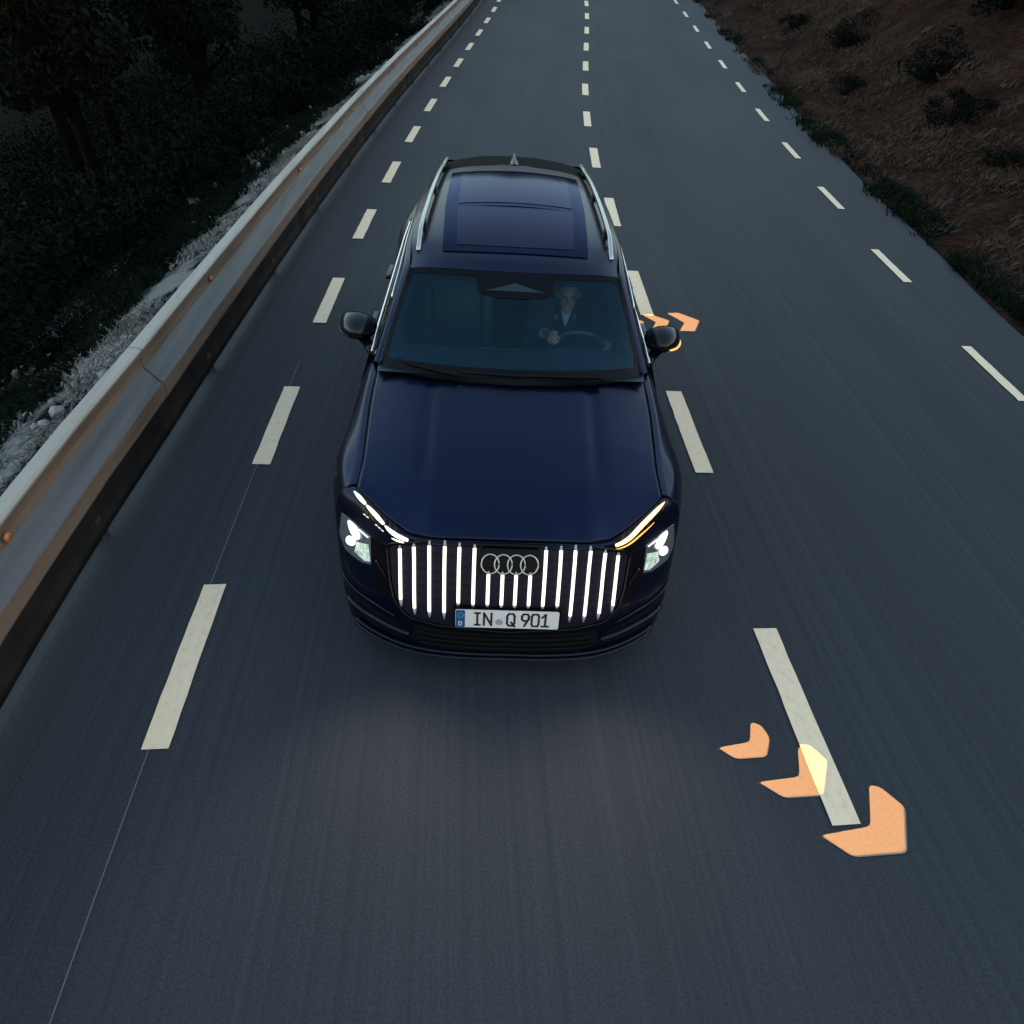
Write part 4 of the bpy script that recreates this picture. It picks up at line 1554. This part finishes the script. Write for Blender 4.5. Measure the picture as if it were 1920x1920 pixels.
TY = lathe([(.25, -.11), (.30, -.125), (.345, -.122), (.365, -.10), (.370, -.05), (.370, .05), (.365, .10), (.345, .122), (.30, .125), (.25, .11)])
RM = lathe([(.02, .07), (.06, .075), (.07, .05), (.215, .05), (.235, .085), (.25, .115), (.252, -.11)])
for sgn in (1, -1):
    for wy in (.87, 3.76):
        cx = sgn * .835
        whl = empty("wheel", (cx, wy, .370), parent=car)
        mesh_obj("tyre", TY[0], TY[1], RUBBER, whl)
        mesh_obj("rim", [(v[0] * sgn, v[1], v[2]) for v in RM[0]], RM[1], RIM, whl)
        for k in range(5):
            a = 2 * math.pi * k / 5
            Vb, Fb = box((sgn * .085, 0, .14), (.03, .055, .20))
            mesh_obj("spoke", [Matrix.Rotation(a, 3, 'X') @ Vector(v) for v in Vb], Fb, SILVER, whl, smooth=False)
        # arch liner
        an = np.linspace(-.25, math.pi + .25, 24)
        A = np.array([[(sgn * x, wy - .405 * math.cos(t), .37 + .405 * math.sin(t)) for x in (.60, .90)] for t in an])
        grid_obj("arch_liner", A, PLASTIC, car)
# floor pan closing the body below
grid_obj("underbody", np.array([[(-w, y, .22), (w, y, .22)] for y, w in ((.10, .5), (.5, .80), (4.2, .80), (4.5, .7))]), PLASTIC, car)

# ---- cabin
cab = [[(-.80, 1.36, 1.09), (-.4, 1.33, 1.10), (0, 1.31, 1.10), (.4, 1.33, 1.10), (.80, 1.36, 1.09)],
       [(-.80, 1.55, 1.115), (-.4, 1.52, 1.125), (0, 1.50, 1.125), (.4, 1.52, 1.135), (.80, 1.55, 1.115)],
       [(-.79, 1.68, 1.09), (-.4, 1.68, 1.10), (0, 1.66, 1.095), (.4, 1.68, 1.12), (.79, 1.68, 1.09)],
       [(-.79, 1.72, 1.00), (-.4, 1.73, 1.00), (0, 1.74, 1.00), (.4, 1.74, 1.00), (.79, 1.72, 1.00)],
       [(-.79, 1.66, .60), (-.4, 1.68, .60), (0, 1.80, .60), (.4, 1.68, .60), (.79, 1.66, .60)]]
dash_o = grid_obj("dashboard", cr2(np.array(cab), 25, 33), mat("dash_top", (.014, .036, .058), rough=.6, noise=(50, .3)), car)
rounded_box("centre_screen", (.10, 1.655, 1.045), (.62, .02, .12), .008, mat("screen_black", (.004, .006, .010), rough=.15), dash_o, rot=Matrix.Rotation(math.radians(-14), 3, 'X'))
grid_obj("cabin_floor", np.array([[(-.84, y, .35), (.84, y, .35)] for y in (1.4, 2.5, 4.3)]), CABIN, car)
both("door_trim", np.array([[(.83, y, 1.085), (.84, y, .80), (.82, y, .35)] for y in (1.45, 2.5, 3.6, 4.3)]), CABIN)
grid_obj("rear_bulkhead", np.array([[(-.84, 3.55, z), (.84, 3.55, z)] for z in (.35, .95, 1.05)]), CABIN, car)
hd = RG.copy()
hd[..., 2] -= .045
hd[..., 0] *= .97
hd[..., 1] += .03
grid_obj("headliner", hd, CABIN, car)


def seat(x):
    s = empty("seat", (x, 0, 0), parent=car)
    rounded_box("seat_cushion", (0, 2.12, .62), (.52, .54, .16), .06, SEATM, s, rot=Matrix.Rotation(math.radians(6), 3, 'X'))
    rounded_box("backrest", (0, 2.46, .90), (.50, .15, .62), .06, SEATM, s, rot=Matrix.Rotation(math.radians(-16), 3, 'X'))
    for sg in (-1, 1):
        rounded_box("bolster", (sg * .215, 2.41, .90), (.10, .16, .50), .045, SEATM, s, rot=Matrix.Rotation(math.radians(-16), 3, 'X'))
    rounded_box("headrest", (0, 2.575, 1.285), (.27, .10, .17), .045, SEATM, s, rot=Matrix.Rotation(math.radians(-10), 3, 'X'))


seat(.385)
seat(-.385)
rounded_box("rear_bench", (0, 3.1, .62), (1.3, .5, .18), .06, SEATM, car)
rounded_box("rear_backrest", (0, 3.40, .92), (1.3, .16, .58), .06, SEATM, car, rot=Matrix.Rotation(math.radians(-18), 3, 'X'))
rounded_box("centre_console", (0, 2.15, .66), (.26, .85, .34), .04, CABIN, car)

# steering wheel
SWC = Vector((.425, 1.80, 1.035))
SWR = Matrix.Rotation(math.radians(-68), 3, 'X')
P = [SWC + SWR @ Vector((.182 * math.cos(a), -.176 * math.sin(a), 0)) for a in np.linspace(0, 2 * math.pi, 49)]
sw = tube_obj("steering_wheel", P, .0155, mat("wheel_leather", (.03, .035, .04), rough=.4), car, n=10)
rounded_box("wheel_hub", SWC + SWR @ Vector((0, 0, .0)), (.13, .11, .045), .02, CABIN, sw, rot=SWR)
for a in (0, math.pi, -math.pi / 2):
    tube_obj("wheel_spoke", [SWC + SWR @ Vector((.06 * math.cos(a), .06 * math.sin(a), 0)), SWC + SWR @ Vector((.172 * math.cos(a), .168 * math.sin(a), 0))], .014, CABIN, sw, n=8, flat=(1.5, .6))

# ------------------------------------------------------------------ driver (sits in the car, a thing of its own)
drv = empty("person", CAR_P, CAR_RZ, label="driver in dark open-neck jacket and white shirt with both hands on the steering wheel", cat="person")


def ellipsoid(c, r, n=16, rot=None):
    V, F = [], []
    for i in range(n + 1):
        t = math.pi * i / n
        for j in range(2 * n):
            a = math.pi * j / n
            v = Vector((r[0] * math.sin(t) * math.cos(a), r[1] * math.sin(t) * math.sin(a), r[2] * math.cos(t)))
            if rot:
                v = rot @ v
            V.append(v + Vector(c))
    for i in range(n):
        for j in range(2 * n):
            a, b = i * 2 * n + j, i * 2 * n + (j + 1) % (2 * n)
            F.append((a, b, b + 2 * n, a + 2 * n))
    return V, F


def blend_mesh(name, parts, m, parent, vox, it=6, **kw):
    V, F = merge(parts)
    o = mesh_obj(name, V, F, m, parent, **kw)
    rm = o.modifiers.new("remesh", 'REMESH')
    rm.mode = 'VOXEL'
    rm.voxel_size = vox
    rm.use_smooth_shade = True
    sm = o.modifiers.new("smooth", 'SMOOTH')
    sm.factor = .5
    sm.iterations = it
    return o


HC = Vector((.375, 2.185, 1.245))
parts = [ellipsoid(HC + Vector((0, .012, .02)), (.074, .094, .098)),
         ellipsoid(HC + Vector((0, -.018, -.052)), (.056, .066, .062)),          # jaw
         ellipsoid(HC + Vector((0, -.066, -.090)), (.026, .022, .020)),          # chin
         ellipsoid(HC + Vector((0, -.092, -.018)), (.012, .020, .022)),          # nose
         ellipsoid(HC + Vector((0, -.078, .006)), (.010, .016, .024)),
         ellipsoid(HC + Vector((0, -.076, .026)), (.052, .014, .010)),           # brow
         ellipsoid(HC + Vector((0, -.078, -.056)), (.024, .010, .008)),          # lips
         ellipsoid(HC + Vector((.076, .010, -.01)), (.010, .020, .032)),
         ellipsoid(HC + Vector((-.076, .010, -.01)), (.010, .020, .032)),
         tube([HC + Vector((0, .02, -.05)), (.378, 2.235, 1.155), (.380, 2.265, 1.07)], [.054, .056, .075], n=14)]
# torso, hips and legs under the clothes
SHR, SHL = Vector((.200, 2.300, 1.075)), Vector((.565, 2.300, 1.075))
ELR, ELL = Vector((.150, 2.130, .900)), Vector((.660, 2.110, .895))
WRR, WRL = Vector((.222, 1.945, 1.075)), Vector((.640, 1.900, 1.030))
parts += [tube([(.382, 2.275, 1.09), (.384, 2.31, .95), (.385, 2.33, .80), (.385, 2.30, .70)], [.090, .105, .110, .11], n=16, flat=(1.2, .75)),
          tube([SHR, ELR, WRR], [.040, .036, .026], n=10), tube([SHL, ELL, WRL], [.040, .036, .026], n=10),
          tube([(.30, 2.30, .72), (.29, 1.90, .76), (.29, 1.74, .42)], [.085, .062, .042], n=10), tube([(.48, 2.30, .72), (.48, 1.90, .76), (.48, 1.74, .42)], [.085, .062, .042], n=10),
          tube([(.385, 2.29, 1.08), SHR], [.045, .040], n=10), tube([(.385, 2.29, 1.08), SHL], [.045, .040], n=10)]


def rim(a, off=0.0):
    return SWC + SWR @ Vector((.182 * math.cos(a), -.176 * math.sin(a) * -1, off))


def hand(wr, ang, sgn):
    """palm over the rim at angle ang (0 = image right), four fingers curled over it, thumb along the inside"""
    out = []
    c = SWC + SWR @ Vector((.182 * math.cos(ang), .176 * math.sin(ang), 0))
    rad = (c - SWC).normalized()
    tan = (SWR @ Vector((-math.sin(ang), math.cos(ang), 0))).normalized()
    nrm = rad.cross(tan).normalized()
    if nrm.y > 0:
        nrm = -nrm                       # away from the driver, towards the windscreen
    up = rad
    palm = c + up * .020 - nrm * .018
    out.append(ellipsoid(palm, (.030, .030, .020)))
    out.append(tube([wr, (wr + palm) / 2 + up * .006, palm], [.026, .024, .028], n=10))
    for k, (o, ln) in enumerate(((-.030, .9), (-.010, 1.05), (.010, 1.0), (.030, .8))):
        b = palm + tan * o
        out.append(tube([b, b + up * .018 + nrm * .018 * ln, b + up * .010 + nrm * .042 * ln, b - up * .022 * ln + nrm * .050 * ln, b - up * .034 * ln + nrm * .036 * ln],
                        [.0105, .0098, .0092, .0085, .0075], n=8))
    b = palm - tan * .026 * sgn
    out.append(tube([b, b - tan * .024 * sgn - up * .006, b - tan * .040 * sgn - up * .020 + nrm * .010, b - tan * .050 * sgn - up * .026 + nrm * .022], [.013, .0115, .0105, .008], n=8))
    return out


AR, AL = math.radians(-142), math.radians(-8)
handR, handL = hand(WRR, AR, 1), hand(WRL, AL, -1)
body = blend_mesh("body", parts, SKIN, drv, .007, 5)
for hp, lb in ((handR, "hand on top left of wheel"), (handL, "hand on right of wheel")):
    blend_mesh("hand", hp, SKIN, drv, .0035, 2)
jk = [tube([(.383, 2.285, 1.045), (.384, 2.315, .95), (.385, 2.335, .80), (.385, 2.31, .70)], [.140, .158, .150, .145], n=18, flat=(1.28, .85)),
      tube([SHR, ELR, WRR - (WRR - ELR).normalized() * .03], [.066, .056, .040], n=12), tube([SHL, ELL, WRL - (WRL - ELL).normalized() * .03], [.066, .056, .040], n=12),
      tube([(.330, 2.290, 1.095), SHR], [.070, .072], n=12), tube([(.435, 2.290, 1.095), SHL], [.070, .072], n=12),
      tube([(.318, 2.275, 1.150), (.330, 2.215, 1.120), (.362, 2.165, 1.035), (.376, 2.155, .95)], [.022, .024, .022, .02], n=8),
      tube([(.436, 2.275, 1.150), (.424, 2.215, 1.120), (.392, 2.165, 1.035), (.380, 2.155, .95)], [.022, .024, .022, .02], n=8)]
blend_mesh("jacket", jk, JACKET, drv, .009, 4)
shv = [(.340, 2.180, 1.128), (.378, 2.158, 1.140), (.416, 2.180, 1.128), (.396, 2.148, 1.075), (.377, 2.140, 1.020), (.358, 2.148, 1.075)]
o = mesh_obj("shirt", shv, [(0, 5, 4, 3, 2, 1)], SHIRT, drv, smooth=False)
o.modifiers.new("solid", 'SOLIDIFY').thickness = .012
hr = [ellipsoid(HC + Vector((0, .028, .048)), (.082, .094, .088)), ellipsoid(HC + Vector((0, .075, .0)), (.070, .050, .080)), ellipsoid(HC + Vector((0, -.035, .098)), (.066, .062, .026))]
blend_mesh("hair", hr, HAIR, drv, .007, 3)
for sg in (-1, 1):
    mesh_obj("eye", *ellipsoid(HC + Vector((sg * .030, -.079, .010)), (.013, .009, .008), 8), mat("eye_dark", (.03, .03, .03), rough=.2), drv)
for wr, el in ((WRR, ELR), (WRL, ELL)):
    d = (wr - el).normalized()
    mesh_obj("cuff", *tube([wr - d * .035, wr + d * .006], [.037, .033], n=12), CUFFM, drv)
# seat belt over the left shoulder
bp_ = [(.62, 2.40, 1.20), (.545, 2.24, 1.135), (.47, 2.135, .98), (.36, 2.13, .82)]
mesh_obj("seat_belt", *tube([tuple(p) for p in cr1(bp_, 12)], .022, n=6, flat=(1, .12)), CABIN, drv)


# ------------------------------------------------------------------ turn-signal chevrons projected on the road
def car_xy(x, y):
    v = CARM @ Vector((x, y, 0))
    return (v.x, v.y)


# each chevron: two arms sharing the edge notch - tip (car coordinates, metres)
CHEV_F = [[[(1.122, -.402), (1.205, -.463), (1.372, -.448), (1.305, -.366)], [(1.305, -.366), (1.372, -.448), (1.420, -.343), (1.392, -.270), (1.340, -.252)]],
          [[(1.285, -.578), (1.398, -.657), (1.606, -.641), (1.510, -.547)], [(1.510, -.547), (1.606, -.641), (1.690, -.468), (1.625, -.386), (1.554, -.386)]],
          [[(1.514, -.828), (1.641, -.924), (1.906, -.902), (1.779, -.783)], [(1.779, -.783), (1.906, -.902), (1.994, -.692), (1.909, -.592), (1.855, -.582)]]]
CHEV_R = [[[(1.225, 4.390), (1.320, 4.405), (1.470, 4.315), (1.335, 4.270)], [(1.335, 4.270), (1.470, 4.315), (1.400, 4.130), (1.265, 4.120)]],
          [[(1.477, 4.458), (1.579, 4.480), (1.752, 4.363), (1.597, 4.313)], [(1.597, 4.313), (1.752, 4.363), (1.668, 4.153), (1.520, 4.140)]],
          [[(1.752, 4.535), (1.880, 4.560), (2.084, 4.395), (1.904, 4.330)], [(1.904, 4.330), (2.084, 4.395), (1.982, 4.148), (1.818, 4.144)]]]
LAB = {('f', 0): "smallest orange arrow of light on the road in front of the car", ('f', 1): "middle orange arrow of light lying across the lane dash",
       ('f', 2): "largest orange arrow of light at the end of the lane dash",
       ('r', 0): "orange arrow of light half hidden behind the car", ('r', 1): "middle small orange arrow of light behind the mirror",
       ('r', 2): "outermost small orange arrow of light beyond the mirror"}
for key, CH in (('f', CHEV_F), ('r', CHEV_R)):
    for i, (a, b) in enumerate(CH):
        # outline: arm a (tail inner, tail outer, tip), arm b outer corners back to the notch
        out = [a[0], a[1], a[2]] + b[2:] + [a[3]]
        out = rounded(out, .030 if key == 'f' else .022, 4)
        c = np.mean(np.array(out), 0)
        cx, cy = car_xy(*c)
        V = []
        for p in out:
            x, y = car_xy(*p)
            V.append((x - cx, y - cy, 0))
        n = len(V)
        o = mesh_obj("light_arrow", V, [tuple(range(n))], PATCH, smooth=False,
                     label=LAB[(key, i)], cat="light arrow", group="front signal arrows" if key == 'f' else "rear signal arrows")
        o.location = (cx, cy, .005)  # pale sheet just above the asphalt, brightening the arrow by its colour


def projector(name, pos, CH, strength, grow):
    """point lamp whose light passes only through the arrow shapes, as the car's signal projector does"""
    ld = bpy.data.lights.new(name, 'POINT')
    ld.energy = 1.0
    ld.color = (1.0, 0.42, 0.075)
    ld.shadow_soft_size = 0.002
    ld.use_nodes = True
    N, L = ld.node_tree.nodes, ld.node_tree.links
    em = N["Emission"]
    P = CARM @ Vector(pos)
    geo = N.new("ShaderNodeNewGeometry")
    sep = N.new("ShaderNodeSeparateXYZ")
    L.new(geo.outputs["Incoming"], sep.inputs[0])

    def math_n(op, a, b=None, c=None):
        k = N.new("ShaderNodeMath")
        k.operation = op
        for i, v in enumerate((a, b, c)):
            if v is None:
                continue
            if isinstance(v, (int, float)):
                k.inputs[i].default_value = v
            else:
                L.new(v, k.inputs[i])
        return k.outputs[0]

    zz = math_n('MINIMUM', sep.outputs[2], -1e-3)
    t = math_n('DIVIDE', -P.z, zz)
    gx = math_n('MULTIPLY_ADD', sep.outputs[0], t, P.x)
    gy = math_n('MULTIPLY_ADD', sep.outputs[1], t, P.y)
    allc = None
    for arms in CH:
        for poly in arms:
            pts = [Vector(car_xy(*p)) for p in poly]
            c = sum(pts, Vector((0, 0))) / len(pts)
            acc = None
            for a, b in zip(pts, pts[1:] + pts[:1]):
                d = (b - a).normalized()
                n = Vector((d.y, -d.x))
                if n.dot(c - a) > 0:
                    n = -n
                e = math_n('MULTIPLY_ADD', gx, n.x, math_n('MULTIPLY_ADD', gy, n.y, -n.dot(a)))
                acc = e if acc is None else math_n('SMOOTH_MAX', acc, e, .022)
            allc = acc if allc is None else math_n('MINIMUM', allc, acc)
    mr = N.new("ShaderNodeMapRange")
    mr.interpolation_type = 'SMOOTHSTEP'
    mr.inputs[1].default_value = grow + .008
    mr.inputs[2].default_value = grow
    mr.inputs[3].default_value = 0
    mr.inputs[4].default_value = 1
    L.new(allc, mr.inputs[0])
    dwn = math_n('MULTIPLY', math_n('MULTIPLY', t, t), math_n('DIVIDE', t, P.z))   # even light over the road
    st = math_n('MULTIPLY', math_n('MULTIPLY', mr.outputs[0], dwn), strength)
    L.new(st, em.inputs["Strength"])
    lo = bpy.data.objects.new(name, ld)
    lo.location = P
    COL.objects.link(lo)


projector("front_signal_projector", (.850, .330, .735), CHEV_F, 19.0, -.003)
projector("rear_signal_projector", (1.000, 4.60, .900), CHEV_R, 20.0, -.003)
